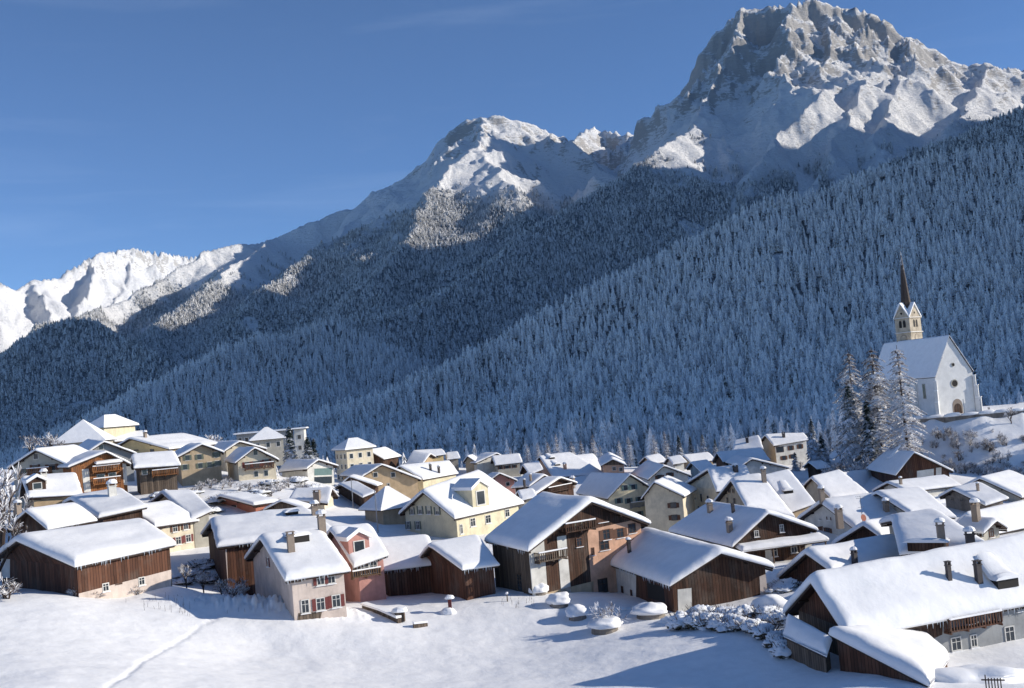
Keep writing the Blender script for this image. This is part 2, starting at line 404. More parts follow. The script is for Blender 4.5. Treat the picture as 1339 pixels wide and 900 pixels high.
def mat_mountain():
    m, nt, N, L, P = newmat('mountain_snow_and_rock')
    ge = nt.nodes.new('ShaderNodeNewGeometry'); pos = ge.outputs['Position']
    sep = nt.nodes.new('ShaderNodeSeparateXYZ'); L.new(ge.outputs['Normal'], sep.inputs[0])
    sp = nt.nodes.new('ShaderNodeSeparateXYZ'); L.new(pos, sp.inputs[0])
    n1 = noise_node(nt, pos, .006, 8, .65, .4)
    n2 = noise_node(nt, mapping(nt, pos, (1, 1, 3.2)), .034, 9, .74, .5)
    # rock where it is steep; height lets more of it through
    st = math_node(nt, 'SUBTRACT', .70, sep.outputs[2])
    v = math_node(nt, 'ADD', math_node(nt, 'MULTIPLY', st, 2.4), math_node(nt, 'MULTIPLY', math_node(nt, 'SUBTRACT', n1, .5), 1.6))
    v = math_node(nt, 'ADD', v, math_node(nt, 'MULTIPLY', math_node(nt, 'SUBTRACT', n2, .5), 3.4))
    hz = math_node(nt, 'MULTIPLY', math_node(nt, 'SUBTRACT', sp.outputs[2], 1150), 1 / 700., clamp=False)
    v = math_node(nt, 'ADD', v, math_node(nt, 'MINIMUM', math_node(nt, 'MAXIMUM', hz, -.8), .45))
    v = math_node(nt, 'MULTIPLY', math_node(nt, 'SUBTRACT', v, .50), 3.4, clamp=True)
    rock = mixc(nt, noise_node(nt, mapping(nt, pos, (1, 1, 4)), .012, 6, .7), (.29, .285, .28), (.50, .46, .41))
    sn = mixc(nt, noise_node(nt, pos, .02, 5), (.87, .87, .87), (.925, .92, .915))
    c = mixc(nt, math_node(nt, 'MULTIPLY', v, .82), sn, rock)
    a = nt.nodes.new('ShaderNodeAttribute'); a.attribute_name = 'wooded'
    sp_ = noise_node(nt, pos, .09, 4, .7)
    ff = math_node(nt, 'MULTIPLY', a.outputs['Fac'], ramp(nt, sp_, .35, (.5, .5, .5), .55, (1, 1, 1)))
    c = mixc(nt, ff, c, (.17, .18, .19))
    # scattered dwarf shrubs and boulders above the wood
    sh = noise_node(nt, mapping(nt, pos, (1, 1, 1.2)), .07, 6, .75)
    lim = math_node(nt, 'MULTIPLY', math_node(nt, 'SUBTRACT', 1350, sp.outputs[2]), 1 / 900., clamp=True)
    shf = math_node(nt, 'MULTIPLY', math_node(nt, 'MULTIPLY', math_node(nt, 'SUBTRACT', sh, .58), 9, clamp=True), lim)
    c = mixc(nt, math_node(nt, 'MULTIPLY', shf, .8), c, (.10, .10, .10))
    L.new(c, P.inputs['Base Color']); P.inputs['Roughness'].default_value = .8; P.inputs['Specular IOR Level'].default_value = .1
    hgt = math_node(nt, 'ADD', math_node(nt, 'MULTIPLY', n2, 1.0), math_node(nt, 'MULTIPLY', noise_node(nt, pos, .05, 7, .7, .6), .8))
    L.new(bump(nt, hgt, .8, 20), P.inputs['Normal'])
    return m

MNT, m_az, m_rr, m_x, m_y, m_z, m_f, m_rough = build_mountains()
MNT.data.materials.append(mat_mountain())

# ------------------------------------------------------------------ forest
def conifer_mesh(name, tiers, spokes, seed, mat, width=.17, trunk=True, sub=1):
    """unit-height conifer: drooping jagged skirts around a tapering stem"""
    r = random.Random(seed); mb = MB()
    if trunk: mb.tube((0, 0, 0), (0, 0, .95), .014, .003, 4, 0, False)
    for t in range(tiers):
        f = t / tiers
        z0 = .06 + .94 * f ** .92; z1 = min(1.02, z0 + (1.9 + .5 * r.random()) / tiers * (1 - .35 * f))
        R = width * (1 - f) ** .8 * (.82 + .36 * r.random()) + .006
        rot = r.random() * 6.28; n = spokes if f < .6 else max(5, spokes - 2)
        vs = [(r.uniform(-.004, .004), r.uniform(-.004, .004), z1)]
        for i in range(2 * n):
            a = rot + math.pi * i / n + r.uniform(-.09, .09)
            q = R * ((.78 + .5 * r.random()) if i % 2 == 0 else (.34 + .22 * r.random()))
            zz = z0 - (.018 if i % 2 == 0 else -.03) + r.uniform(-.012, .012)
            vs.append((q * math.cos(a), q * math.sin(a), zz))
        fs = [(0, 1 + i, 1 + (i + 1) % (2 * n)) for i in range(2 * n)]
        mb.add(vs, fs, 0)
    me = bpy.data.meshes.new(name); me.from_pydata(mb.v, [], mb.f); me.materials.append(mat); me.update()
    return me

M['tree_near'] = mat_tree('snowy_needles', (.034, .036, .028), (.90, .885, .87), .63, 5)
M['tree_mid'] = mat_tree('frosted_needles', (.028, .034, .032), (.80, .79, .78), .52, 8)
M['tree_far'] = mat_tree('distant_needles', (.06, .068, .07), (.82, .81, .80), .50, 8)

def forest_object(name, label, protos, pts, sc, rot, idx):
    coll = bpy.data.collections.new(name + '_kinds')
    for k, me in enumerate(protos):
        ob = bpy.data.objects.new('conifer_kind_%d' % k, me); coll.objects.link(ob)
    me = bpy.data.meshes.new(name)
    me.vertices.add(len(pts)); me.vertices.foreach_set('co', pts.astype(np.float32).ravel())
    for nm, ty, dat in (('size', 'FLOAT_VECTOR', sc), ('turn', 'FLOAT', rot), ('kind', 'INT', idx)):
        a = me.attributes.new(nm, ty, 'POINT')
        a.data.foreach_set('vector' if ty == 'FLOAT_VECTOR' else 'value', np.ascontiguousarray(dat).ravel())
    me.update()
    o = bpy.data.objects.new(name, me); COL.objects.link(o)
    tag(o, label, None, None, 'stuff')
    ng = bpy.data.node_groups.new(name + '_nodes', 'GeometryNodeTree')
    ng.interface.new_socket('Geometry', in_out='INPUT', socket_type='NodeSocketGeometry')
    ng.interface.new_socket('Geometry', in_out='OUTPUT', socket_type='NodeSocketGeometry')
    n = ng.nodes; l = ng.links
    gi = n.new('NodeGroupInput'); go = n.new('NodeGroupOutput')
    ci = n.new('GeometryNodeCollectionInfo'); ci.inputs['Collection'].default_value = coll
    ci.inputs['Separate Children'].default_value = True; ci.inputs['Reset Children'].default_value = True
    ip = n.new('GeometryNodeInstanceOnPoints'); ip.inputs['Pick Instance'].default_value = True
    def attr(nm, ty):
        a = n.new('GeometryNodeInputNamedAttribute'); a.data_type = ty; a.inputs['Name'].default_value = nm; return a.outputs[0]
    cb = n.new('ShaderNodeCombineXYZ'); l.new(attr('turn', 'FLOAT'), cb.inputs[2])
    l.new(gi.outputs[0], ip.inputs['Points']); l.new(ci.outputs[0], ip.inputs['Instance'])
    l.new(attr('kind', 'INT'), ip.inputs['Instance Index']); l.new(cb.outputs[0], ip.inputs['Rotation']); l.new(attr('size', 'FLOAT_VECTOR'), ip.inputs['Scale'])
    l.new(ip.outputs[0], go.inputs[0])
    md = o.modifiers.new('trees', 'NODES'); md.node_group = ng
    return o

def bil(G, u, v):
    i = np.floor(u).astype(int); j = np.floor(v).astype(int); a = u - i; b = v - j
    return G[i, j] * (1 - a) * (1 - b) + G[i + 1, j] * a * (1 - b) + G[i, j + 1] * (1 - a) * b + G[i + 1, j + 1] * a * b

def scatter_forest():
    rg = np.random.default_rng(11)
    inside = np.where(np.abs(m_az) < math.radians(27.4))[0]; i0, i1 = inside[0], inside[-1] - 1
    rmax = np.searchsorted(m_rr, 5600)
    # screen horizon for every ring: what is hidden behind nearer ground needs no trees
    el = (m_z - CAMZ) / np.hypot(m_x, m_y)
    cm = np.maximum.accumulate(el, axis=1)
    out = []
    da = m_az[i0 + 5] - m_az[i0 + 4]
    rings = m_rr[:rmax]; dr = np.diff(m_rr)[:rmax - 1]
    cell = (m_rr[:rmax - 1] * da)[None, :] * dr[None, :] * np.ones((i1 - i0, 1))
    dens = np.where(m_rr[:rmax - 1] < 2300, 1 / 38., 1 / 42.)[None, :]
    lam = cell * dens * m_f[i0:i1, :rmax - 1] * (m_rr[:rmax - 1] > 640)
    n = rg.poisson(lam); I, J = np.nonzero(n); rep = n[I, J]
    u = np.repeat(I, rep) + i0 + rg.random(rep.sum()); v = np.repeat(J, rep) + rg.random(rep.sum())
    R = bil(np.repeat(m_rr[None, :], len(m_az), 0), u, v); A = bil(np.repeat(m_az[:, None], len(m_rr), 1), u, v)
    x = R * np.sin(A); y = R * np.cos(A); z = bil(m_z, u, v)
    h = np.where(R < 2300, 18, 13.5) * (1 + .28 * rg.standard_normal(len(R)).clip(-1.6, 1.6)) * (.92 + .55 * fbm(x / 90, y / 90, 4, 71))
    vis = (z + h * .95 - CAMZ) / R > cm[np.floor(u).astype(int), np.maximum(np.floor(v).astype(int) - 2, 0)] - .0012
    return x[vis], y[vis], z[vis], h[vis], R[vis], A[vis], rg
fx, fy, fz, fh, fR, fA, rg = scatter_forest()
print('forest trees', len(fx))
PROTO_N = [conifer_mesh('snowy_conifer_a', 10, 8, 1, M['tree_near'], .17), conifer_mesh('snowy_conifer_b', 11, 7, 2, M['tree_near'], .14),
           conifer_mesh('snowy_conifer_c', 9, 8, 3, M['tree_near'], .20), conifer_mesh('snowy_conifer_d', 10, 7, 4, M['tree_mid'], .16)]
PROTO_F = [conifer_mesh('far_conifer_a', 4, 5, 5, M['tree_far'], .22, False), conifer_mesh('far_conifer_b', 4, 5, 6, M['tree_far'], .18, False), conifer_mesh('far_conifer_c', 4, 5, 7, M['tree_mid'], .21, False)]
near = fR < 2250
base_order = np.argsort(np.where(near, fR, 1e9))[:260]     # the front row: trees one can tell apart
single = np.zeros(len(fx), bool); single[base_order] = True
def put(mask, name, label, protos, wid):
    k = mask.sum(); h = fh[mask]
    s = np.stack([h * wid, h * wid, h], -1).astype(np.float32) * np.stack([rg.uniform(.8, 1.2, k)] * 2 + [np.ones(k)], -1).astype(np.float32)
    return forest_object(name, label, protos, np.stack([fx[mask], fy[mask], fz[mask] - .5], -1), s, rg.uniform(0, 6.28, k).astype(np.float32), rg.integers(0, len(protos), k).astype(np.int32))
put(near & ~single, 'near_forest', 'snow-laden spruce forest covering the near hillside', PROTO_N, 1.05)
put(~near, 'far_forest', 'dark conifer forest on the distant mountain slopes', PROTO_F, 1.25)
for k in np.nonzero(single)[0]:
    me = PROTO_N[int(rg.integers(0, 4))]
    o = bpy.data.objects.new('snowy_conifer', me); COL.objects.link(o)
    o.location = (fx[k], fy[k], fz[k] - .5); w = rg.uniform(.85, 1.2)
    o.scale = (fh[k] * w, fh[k] * w, fh[k]); o.rotation_euler.z = rg.uniform(0, 6.28)
    tag(o, 'snow-laden conifer in the front row of the shaded forest behind the village', 'conifer', 'conifers along the lower edge of the forest')
# ------------------------------------------------------------------ surveyed houses: roof corners (pixels of the photograph) and distance, turn, width, pitch, length
HD = {
 'h01': ({'A': (20, 697), 'L': (-12, 722), 'R': (97, 731), 'B': (188, 674), 'BR': (229, 703)}, [115.45, -41.25, 16.24, 0.27, 12.52]),
 'h30': ({'A': (339, 695.6), 'L': (319, 723), 'R': (372, 751), 'B': (423, 690), 'BR': (458, 738)}, [109.6, -63.9, 16.27, 0.38, 6.23]),
 'h31': ({'A': (431, 686), 'R': (462, 736), 'B': (484, 682), 'BR': (508, 720)}, [117.17, -59.99, 10.76, 0.59, 4.26]),
 'h32': ({'A': (486, 702), 'R': (497, 742), 'B': (560, 697)}, [121.86, -75.53, 10.36, 0.51, 6.18]),
 'h33': ({'A': (560, 708), 'L': (544, 728), 'R': (604, 740), 'B': (624, 696), 'BR': (652, 734)}, [114.09, -62.84, 11.62, 0.36, 5.22]),
 'h67': ({'A': (773, 648), 'L': (690, 713), 'R': (850, 677), 'B': (705, 642), 'BL': (633, 700)}, [113.13, 34.1, 15.65, 0.45, 8.88]),
 'h66': ({'A': (942, 714), 'L': (875, 757), 'R': (1012, 733), 'B': (842, 687), 'BL': (784, 726)}, [102.94, 15.0, 10.45, 0.42, 18.9]),
 'h65': ({'A': (1004, 665), 'L': (957, 709), 'R': (1069, 687), 'B': (927, 654), 'BL': (874, 689)}, [135.29, 16.17, 11.55, 0.52, 16.13]),
 'h59': ({'A': (1058, 745), 'L': (1023, 786), 'R': (1106, 818), 'B': (1350, 695)}, [84.5, -70.14, 8.15, 0.77, 21.03]),
 'h58': ({'A': (1052, 715), 'L': (1016, 747), 'R': (1087, 740), 'B': (1170, 696)}, [108.31, -58.33, 6.68, 0.59, 12.57]),
 'h27': ({'A': (275, 675), 'L': (262, 693), 'R': (283, 709), 'B': (400, 660), 'BR': (440, 690)}, [133.08, -67.61, 19.13, 0.23, 11.74]),
 'h02': ({'A': (164, 660), 'R': (202, 684), 'B': (222, 652), 'BR': (260, 676)}, [149.99, -36.76, 11.63, 0.42, 6.64]),
 'h03': ({'A': (211, 640), 'L': (192, 655), 'R': (249, 676), 'B': (252, 639), 'BR': (277, 663)}, [160.36, -59.77, 24.41, 0.21, 3.86]),
 'h04': ({'A': (92, 648), 'L': (78, 655), 'R': (128, 672), 'B': (157, 635), 'BR': (193, 658)}, [152.14, -55.92, 21.96, 0.15, 6.36]),
 'h05': ({'A': (33, 663), 'L': (5, 688), 'R': (62, 687), 'B': (100, 655), 'BR': (127, 675)}, [135.52, -31.62, 7.69, 0.53, 6.47]),
 'h06': ({'A': (28, 621), 'R': (36, 647), 'B': (99, 616), 'BR': (108, 643)}, [165.05, -60.31, 11.04, 0.49, 6.86]),
 'h07': ({'A': (46, 585), 'L': (9, 609), 'R': (87, 604)}, [185.41, -6.47, 9.7, 0.52, 12.0]),
 'h08': ({'A': (139, 588), 'L': (89, 608), 'R': (171, 604), 'B': (118, 588)}, [180.36, 37.06, 9.39, 0.43, 8.32]),
 'h09': ({'A': (136, 575), 'L': (98, 600), 'R': (179, 591), 'B': (115, 573)}, [200.45, 29.8, 10.01, 0.53, 16.68]),
 'h11': ({'A': (169, 571), 'L': (140, 588), 'R': (221, 585)}, [224.24, -26.75, 16.09, 0.3, 14.0]),
 'h14': ({'A': (172, 592), 'R': (175, 609), 'B': (228, 588), 'BR': (236, 605)}, [185.09, -66.51, 8.85, 0.47, 6.63]),
 'h15': ({'A': (264, 578), 'L': (232, 595), 'R': (293, 589), 'B': (250, 578)}, [195.34, 24.71, 7.72, 0.47, 12.07]),
 'h16': ({'A': (313, 575), 'L': (293, 588), 'R': (349, 585), 'B': (282, 576)}, [215.24, 28.76, 8.03, 0.44, 18.36]),
 'h17': ({'A': (333, 583), 'L': (307, 603), 'R': (365, 599), 'B': (311, 584), 'BL': (293, 601)}, [189.97, 21.86, 6.95, 0.65, 17.06]),
 'h18': ({'A': (416, 599), 'L': (401, 611), 'R': (442, 607), 'B': (375, 600), 'BL': (364, 615)}, [200.27, 40.51, 5.85, 0.52, 10.37]),
 'h20': ({'A': (481, 587), 'L': (470, 592), 'R': (502, 599)}, [260.29, -17.54, 6.15, 0.51, 10.0]),
 'h21': ({'A': (499, 605), 'L': (473, 621), 'R': (551, 625), 'B': (464, 607), 'BL': (444, 620)}, [199.88, 18.63, 9.87, 0.51, 21.76]),
 'h22': ({'A': (563, 592), 'L': (553, 605), 'R': (570, 596), 'B': (540, 588)}, [260.68, 64.69, 6.62, 0.46, 4.7]),
 'h72': ({'A': (541, 588), 'R': (546, 598), 'B': (578, 586), 'BR': (583, 593)}, [268.24, -71.72, 6.86, 0.48, 6.97]),
 'h73': ({'A': (583, 591), 'R': (584, 600), 'B': (598, 589), 'BR': (602, 598)}, [270.69, -81.61, 6.41, 0.47, 3.0]),
 'h23': ({'A': (522, 607), 'R': (553, 625), 'B': (588, 601), 'BR': (599, 617)}, [215.21, -43.76, 10.27, 0.54, 11.79]),
 'h24': ({'A': (444, 631), 'L': (437, 635), 'R': (474, 648), 'B': (465, 627), 'BR': (491, 641)}, [178.98, -65.11, 16.98, 0.16, 3.0]),
 'h74': ({'A': (457, 621), 'L': (447, 630), 'R': (493, 633), 'B': (463, 619)}, [190.65, -9.16, 6.16, 0.48, 3.0]),
 'h25': ({'A': (434, 636), 'L': (429, 656), 'R': (443, 647), 'B': (386, 637), 'BL': (378, 651)}, [170.2, 78.01, 5.0, 0.61, 5.91]),
 'h26': ({'A': (367, 652), 'L': (344, 664), 'R': (398, 662), 'B': (378, 650)}, [160.47, -11.82, 6.21, 0.4, 3.0]),
 'h28': ({'A': (286, 645), 'L': (273, 658), 'R': (331, 657), 'B': (320, 642)}, [168.81, -46.34, 13.27, 0.23, 4.25]),
 'h34': ({'A': (552, 638), 'L': (521, 667), 'R': (594, 673), 'B': (627, 612), 'BR': (685, 653)}, [150.54, -36.01, 10.91, 0.61, 14.16]),
 'h35': ({'A': (511, 637), 'L': (471, 655), 'R': (499, 667), 'B': (519, 634), 'BR': (533, 645)}, [160.33, 0.91, 3.52, 1.1, 8.05]),
 'h36': ({'A': (643, 595), 'L': (640, 607), 'R': (647, 607), 'B': (679, 592), 'BR': (683, 603)}, [260.35, -79.27, 7.73, 0.53, 6.48]),
 'h75': ({'A': (683, 606), 'L': (679, 617), 'R': (692, 619), 'B': (704, 601), 'BR': (710, 612)}, [240.22, -68.57, 5.87, 0.58, 3.66]),
 'h37': ({'A': (653, 617), 'L': (641, 626), 'R': (677, 627), 'B': (644, 616)}, [225.2, 13.45, 5.67, 0.53, 6.55]),
 'h39': ({'A': (712, 619), 'L': (692, 634), 'R': (727, 628), 'B': (689, 616), 'BL': (668, 636)}, [215.35, 42.34, 7.63, 0.48, 5.39]),
 'h40': ({'A': (676, 640), 'R': (682, 652), 'B': (697, 637), 'BR': (702, 647)}, [188.82, -72.92, 4.36, 0.56, 3.0]),
 'h41': ({'A': (733, 622), 'L': (700, 644), 'R': (755, 629), 'B': (713, 622)}, [194.28, 53.05, 13.08, 0.29, 3.29]),
 'h42': ({'A': (705, 595), 'R': (722, 622), 'B': (746, 590), 'BR': (790, 617)}, [248.29, -66.48, 18.13, 0.49, 9.52]),
 'h76': ({'A': (745, 595), 'R': (770, 612), 'B': (776, 592), 'BR': (796, 618)}, [261.82, -62.08, 14.71, 0.52, 6.09]),
 'h43': ({'A': (801, 598), 'L': (785, 607), 'R': (819, 606), 'B': (796, 590)}, [234.49, -2.64, 5.47, 0.5, 21.35]),
 'h45': ({'A': (824, 618), 'L': (794, 650), 'R': (861, 641), 'B': (772, 617), 'BL': (753, 643)}, [200.28, 21.32, 9.76, 0.75, 15.24]),
 'h46': ({'A': (855, 628), 'L': (838, 650), 'R': (895, 647), 'B': (873, 620)}, [192.34, -19.16, 7.75, 0.7, 11.82]),
 'h47': ({'A': (868, 607), 'L': (847, 625), 'R': (904, 620), 'B': (846, 601), 'BL': (825, 618)}, [225.02, 2.86, 8.64, 0.56, 18.54]),
 'h48': ({'A': (925, 610), 'L': (893, 631), 'R': (936, 639), 'B': (975, 606)}, [200.41, -71.19, 11.79, 0.54, 7.71]),
 'h49': ({'A': (955, 624), 'L': (932, 653), 'R': (975, 659), 'B': (995, 617), 'BR': (1039, 672)}, [169.94, -84.0, 18.55, 0.45, 5.44]),
 'h50': ({'A': (997, 620), 'R': (1030, 668), 'B': (1032, 612), 'BR': (1066, 655)}, [180.38, -73.39, 13.67, 0.7, 4.82]),
 'h51': ({'A': (937, 590), 'R': (945, 602), 'B': (995, 584), 'BR': (1007, 600)}, [245.18, -82.76, 8.49, 0.5, 10.16]),
 'h77': ({'A': (983, 598), 'L': (968, 608), 'R': (1032, 610), 'B': (962, 594)}, [225.32, 0.37, 9.64, 0.4, 15.41]),
 'h52': ({'A': (1000, 567), 'L': (990, 578), 'R': (1011, 581), 'B': (1051, 565), 'BR': (1057, 573)}, [280.37, -77.69, 8.16, 0.54, 9.89]),
 'h78': ({'A': (960, 575), 'R': (958, 587), 'B': (992, 568), 'BR': (998, 585)}, [274.99, -100.71, 8.24, 0.49, 6.24]),
 'h53': ({'A': (1195, 589), 'L': (1171, 619), 'R': (1247, 614), 'B': (1160, 587), 'BL': (1132, 611)}, [195.57, -2.14, 9.39, 0.74, 14.05]),
 'h55': ({'A': (1072, 651), 'L': (1042, 673), 'R': (1118, 686), 'B': (1160, 640), 'BR': (1200, 676)}, [149.93, -75.15, 14.03, 0.41, 9.66]),
 'h56': ({'A': (1128, 680), 'L': (1088, 705), 'R': (1152, 697), 'B': (1190, 668)}, [128.29, -49.04, 5.96, 0.55, 9.89]),
 'h57': ({'A': (1165, 672), 'R': (1175, 716), 'B': (1227, 663), 'BR': (1290, 703)}, [116.27, -100.74, 21.09, 0.15, 5.6]),
 'h61': ({'A': (1245, 636), 'L': (1227, 646), 'R': (1288, 657), 'B': (1281, 628), 'BR': (1318, 648)}, [165.18, -74.38, 10.27, 0.33, 4.65]),
 'h62': ({'A': (1281, 622), 'R': (1336, 647), 'B': (1321, 613)}, [180.22, -48.66, 11.97, 0.47, 10.05]),
 'h63': ({'A': (1303, 676), 'L': (1286, 693), 'R': (1318, 686), 'B': (1260, 672)}, [122.07, 30.96, 3.93, 0.51, 3.87]),
 'h64': ({'A': (1262, 668), 'R': (1290, 696), 'B': (1339, 652)}, [138.62, -60.0, 5.52, 0.79, 10.76]),
 'h79': ({'A': (1060, 622), 'R': (1085, 648), 'B': (1098, 612), 'BR': (1135, 642)}, [190.63, -65.68, 10.07, 0.61, 6.75]),
 'h80': ({'A': (1098, 617), 'R': (1130, 640), 'B': (1146, 611), 'BR': (1143, 626)}, [200.61, -45.32, 5.87, 0.85, 9.68]),
 'h81': ({'A': (1145, 640), 'R': (1190, 668), 'B': (1205, 635), 'BR': (1250, 672)}, [151.71, -79.77, 15.55, 0.34, 6.35]),
 'h82': ({'A': (1160, 628), 'R': (1185, 640), 'B': (1236, 619), 'BR': (1256, 632)}, [180.44, -67.86, 7.3, 0.39, 11.17]),
 'h83': ({'A': (650, 591), 'L': (622, 604), 'R': (667, 601), 'B': (634, 591)}, [262.59, 28.69, 9.19, 0.44, 6.41]),
 'h84': ({'A': (893, 594), 'R': (903, 604), 'B': (926, 590), 'BR': (936, 600)}, [262.49, -69.72, 6.71, 0.5, 6.69]),
 'h85': ({'A': (873, 597), 'R': (880, 606), 'B': (890, 594), 'BR': (898, 603)}, [255.27, -71.41, 5.29, 0.52, 3.33]),
 'h86': ({'A': (903, 603), 'L': (897, 611), 'R': (918, 618), 'B': (925, 600)}, [230.12, -73.36, 7.72, 0.48, 3.81]),
 'h88': ({'A': (611, 595), 'L': (605, 603), 'R': (621, 602), 'B': (618, 593)}, [262.39, -17.28, 3.48, 0.66, 3.88]),
 'h12': ({'A': (140, 566), 'L': (130, 577), 'R': (150, 576), 'B': (187, 562)}, [262.51, -48.24, 8.59, 0.42, 8.25]),
 'h90': ({'A': (843, 596), 'R': (852, 605), 'B': (862, 592), 'BR': (873, 602)}, [262.55, -62.09, 5.77, 0.52, 4.27]),
 'h91': ({'A': (1093, 607), 'L': (1086, 614), 'R': (1102, 614), 'B': (1100, 605)}, [217.8, -36.16, 3.0, 0.61, 3.0]),
 'h92': ({'A': (1057, 603), 'L': (1050, 609), 'R': (1068, 612), 'B': (1075, 601)}, [235.23, -61.05, 4.12, 0.55, 3.8]),
 'h94': ({'A': (1205, 655), 'R': (1222, 668), 'B': (1240, 648)}, [172.49, -59.15, 4.43, 0.58, 5.96]),
 'church': ({'A': (1241, 437), 'L': (1222.7, 492), 'R': (1273, 484), 'B': (1156, 448)}, [239.9, 15.54, 9.02, 1.76, 22.36]),
}
# ------------------------------------------------------------------ ground: one snow sheet through surveyed points
SCL = 1.3
def house_corners(obs, fitp):
    D, th, w, pt, ln = fitp; D *= SCL; w *= SCL; ln *= SCL; th = math.radians(th); hgt = w / 2 * pt
    a = at(obs['A'][0], obs['A'][1], D); u = np.array([math.cos(th), math.sin(th), 0]); b = np.array([-math.sin(th), math.cos(th), 0]); Z = np.array([0, 0, 1.])
    c = dict(A=a, L=a - u * w / 2 - Z * hgt, R=a + u * w / 2 - Z * hgt, B=a + b * ln, BL=a + b * ln - u * w / 2 - Z * hgt, BR=a + b * ln + u * w / 2 - Z * hgt)
    sh = {}
    for q in c:
        if q in obs:
            g = at(obs[q][0], obs[q][1], math.hypot(c[q][0], c[q][1])); sh[q] = g - c[q]
    for q, alt in (('A', 'B'), ('L', 'BL'), ('R', 'BR'), ('B', 'A'), ('BL', 'L'), ('BR', 'R')):
        if q not in sh and alt in sh: sh[q] = sh[alt]
    for q in c:
        if q in sh: c[q] = c[q] + sh[q]
    return c
GP = [(-30, 772, 118), (150, 784, 112), (300, 790, 117), (560, 780, 116), (765, 770, 117), (1150, 884, 77), (1250, 874, 83), (1339, 860, 87), (1214, 895, 76),
      (0, 900, 80), (300, 900, 82), (670, 900, 83), (1000, 900, 79), (1339, 905, 74), (0, 835, 96), (350, 850, 98), (670, 840, 98), (900, 850, 88),
      (60, 662, 188), (180, 650, 180), (270, 634, 195), (335, 625, 192), (420, 632, 200), (450, 634, 245), (120, 600, 225), (40, 700, 160), (290, 700, 155), (440, 700, 150),
      (560, 705, 150), (530, 665, 195), (665, 622, 262), (575, 612, 275), (690, 690, 170), (830, 708, 198), (930, 684, 203), (800, 622, 240), (1030, 606, 288), (1000, 640, 230), (1190, 640, 195), (1060, 700, 150), (1100, 730, 122), (1300, 720, 120),
      (1225, 650, 180), (1320, 660, 175), (1140, 610, 215)]
gx = [];
for a, b, c in GP:
    p = at(a, b, c * SCL); gx.append((p[0], p[1], p[2]))
GPH = [('h30', 'R', 382, 812), ('h30', 'BR', 457, 808), ('h30', 'L', 334, 793), ('h31', 'BR', 508, 785), ('h33', 'R', 600, 790), ('h33', 'L', 535, 777), ('h33', 'BR', 660, 777), ('h67', 'L', 696, 783), ('h67', 'R', 843, 772), ('h67', 'BL', 636, 768),
       ('h66', 'L', 884, 801), ('h66', 'R', 1008, 776), ('h66', 'BL', 792, 773), ('h01', 'R', 78, 779), ('h01', 'L', -5, 768), ('h01', 'BR', 227, 764), ('h59', 'R', 1106, 868), ('h59', 'L', 1030, 835), ('h58', 'R', 1087, 768), ('h02', 'BR', 260, 716), ('h34', 'R', 594, 705), ('h34', 'BR', 682, 690), ('h65', 'R', 1069, 730)]
for k_, c_, px_, py_ in GPH:
    hc = house_corners(*HD[k_]); ce = sum(hc.values()) / 6; q = hc[c_] * .93 + ce * .07; p = at(px_, py_, math.hypot(q[0], q[1])); gx.append((p[0], p[1], p[2]))
# the church terrace and the bank below it (world metres)
_ch = at(1240, 543, 240 * SCL)
gx += [(_ch[0] + dx, _ch[1] + dy, z) for dx, dy, z in ((0, -38, 2), (-40, 10, 2), (60, -50, 2), (130, -60, 2), (0, 40, 0), (100, 50, 0))]
gx += [(-60, 20, 14), (0, 20, 6), (60, 20, 3), (120, 60, 3), (-120, 60, 22), (-220, 200, 30), (-150, 300, 20), (0, 420, 2), (130, 440, -3), (-80, 420, 6), (-200, 420, 20), (250, 300, 8), (200, 160, 3), (300, 450, 0), (0, 60, 3), (60, 70, 0), (-70, 80, 9)]
gx = np.array(gx)
def _tps(d2): return d2 * np.log(d2 + 1e-9) * .5
_n = len(gx); _K = _tps(((gx[:, None, :2] - gx[None, :, :2]) / 100) .__pow__(2).sum(-1)) + np.eye(_n) * .0012
_P = np.c_[np.ones(_n), gx[:, :2] / 100]
_A = np.zeros((_n + 3, _n + 3)); _A[:_n, :_n] = _K; _A[:_n, _n:] = _P; _A[_n:, :_n] = _P.T
_w = np.linalg.solve(_A, np.r_[gx[:, 2], 0, 0, 0])
def ground(x, y):
    x = np.asarray(x, float); y = np.asarray(y, float); sh = x.shape
    xf = x.ravel() / 100; yf = y.ravel() / 100; z = _w[_n] + _w[_n + 1] * xf + _w[_n + 2] * yf
    for i in range(_n): z = z + _w[i] * _tps((xf - gx[i, 0] / 100) ** 2 + (yf - gx[i, 1] / 100) ** 2)
    z = z.reshape(sh)
    r = np.hypot(x, y); w = np.clip((r - 470) / 180, 0, 1); w = w * w * (3 - 2 * w)
    z = z * (1 - w) - 27 * w
    # the knoll and terrace carrying the church
    ax_, ay_ = _ch[0] + 8, _ch[1] + 14; bx_, by_ = _ch[0] + 230, _ch[1] + 8
    t = np.clip(((x - ax_) * (bx_ - ax_) + (y - ay_) * (by_ - ay_)) / ((bx_ - ax_) ** 2 + (by_ - ay_) ** 2), 0, 1)
    d = np.hypot(x - ax_ - t * (bx_ - ax_), y - ay_ - t * (by_ - ay_))
    k = _ch[2] + .2 - 1.7 * np.clip((d - 24) / .8, 0, 1) - .78 * np.maximum(0, d - 24.8)
    z = z + 46 * np.exp(-((x - _ch[0] - 95) / 30) ** 2 - ((y - _ch[1] + 32) / 17) ** 2)  # unseen mound added to the right, blocks the sun from the bank
    h = np.clip(.5 + .5 * (k - z) / 2.0, 0, 1)
    return np.where(d < 24, np.maximum(z, k), z * (1 - h) + k * h + 0.0)

def gz(x, y): return float(ground(np.array([x]), np.array([y]))[0])

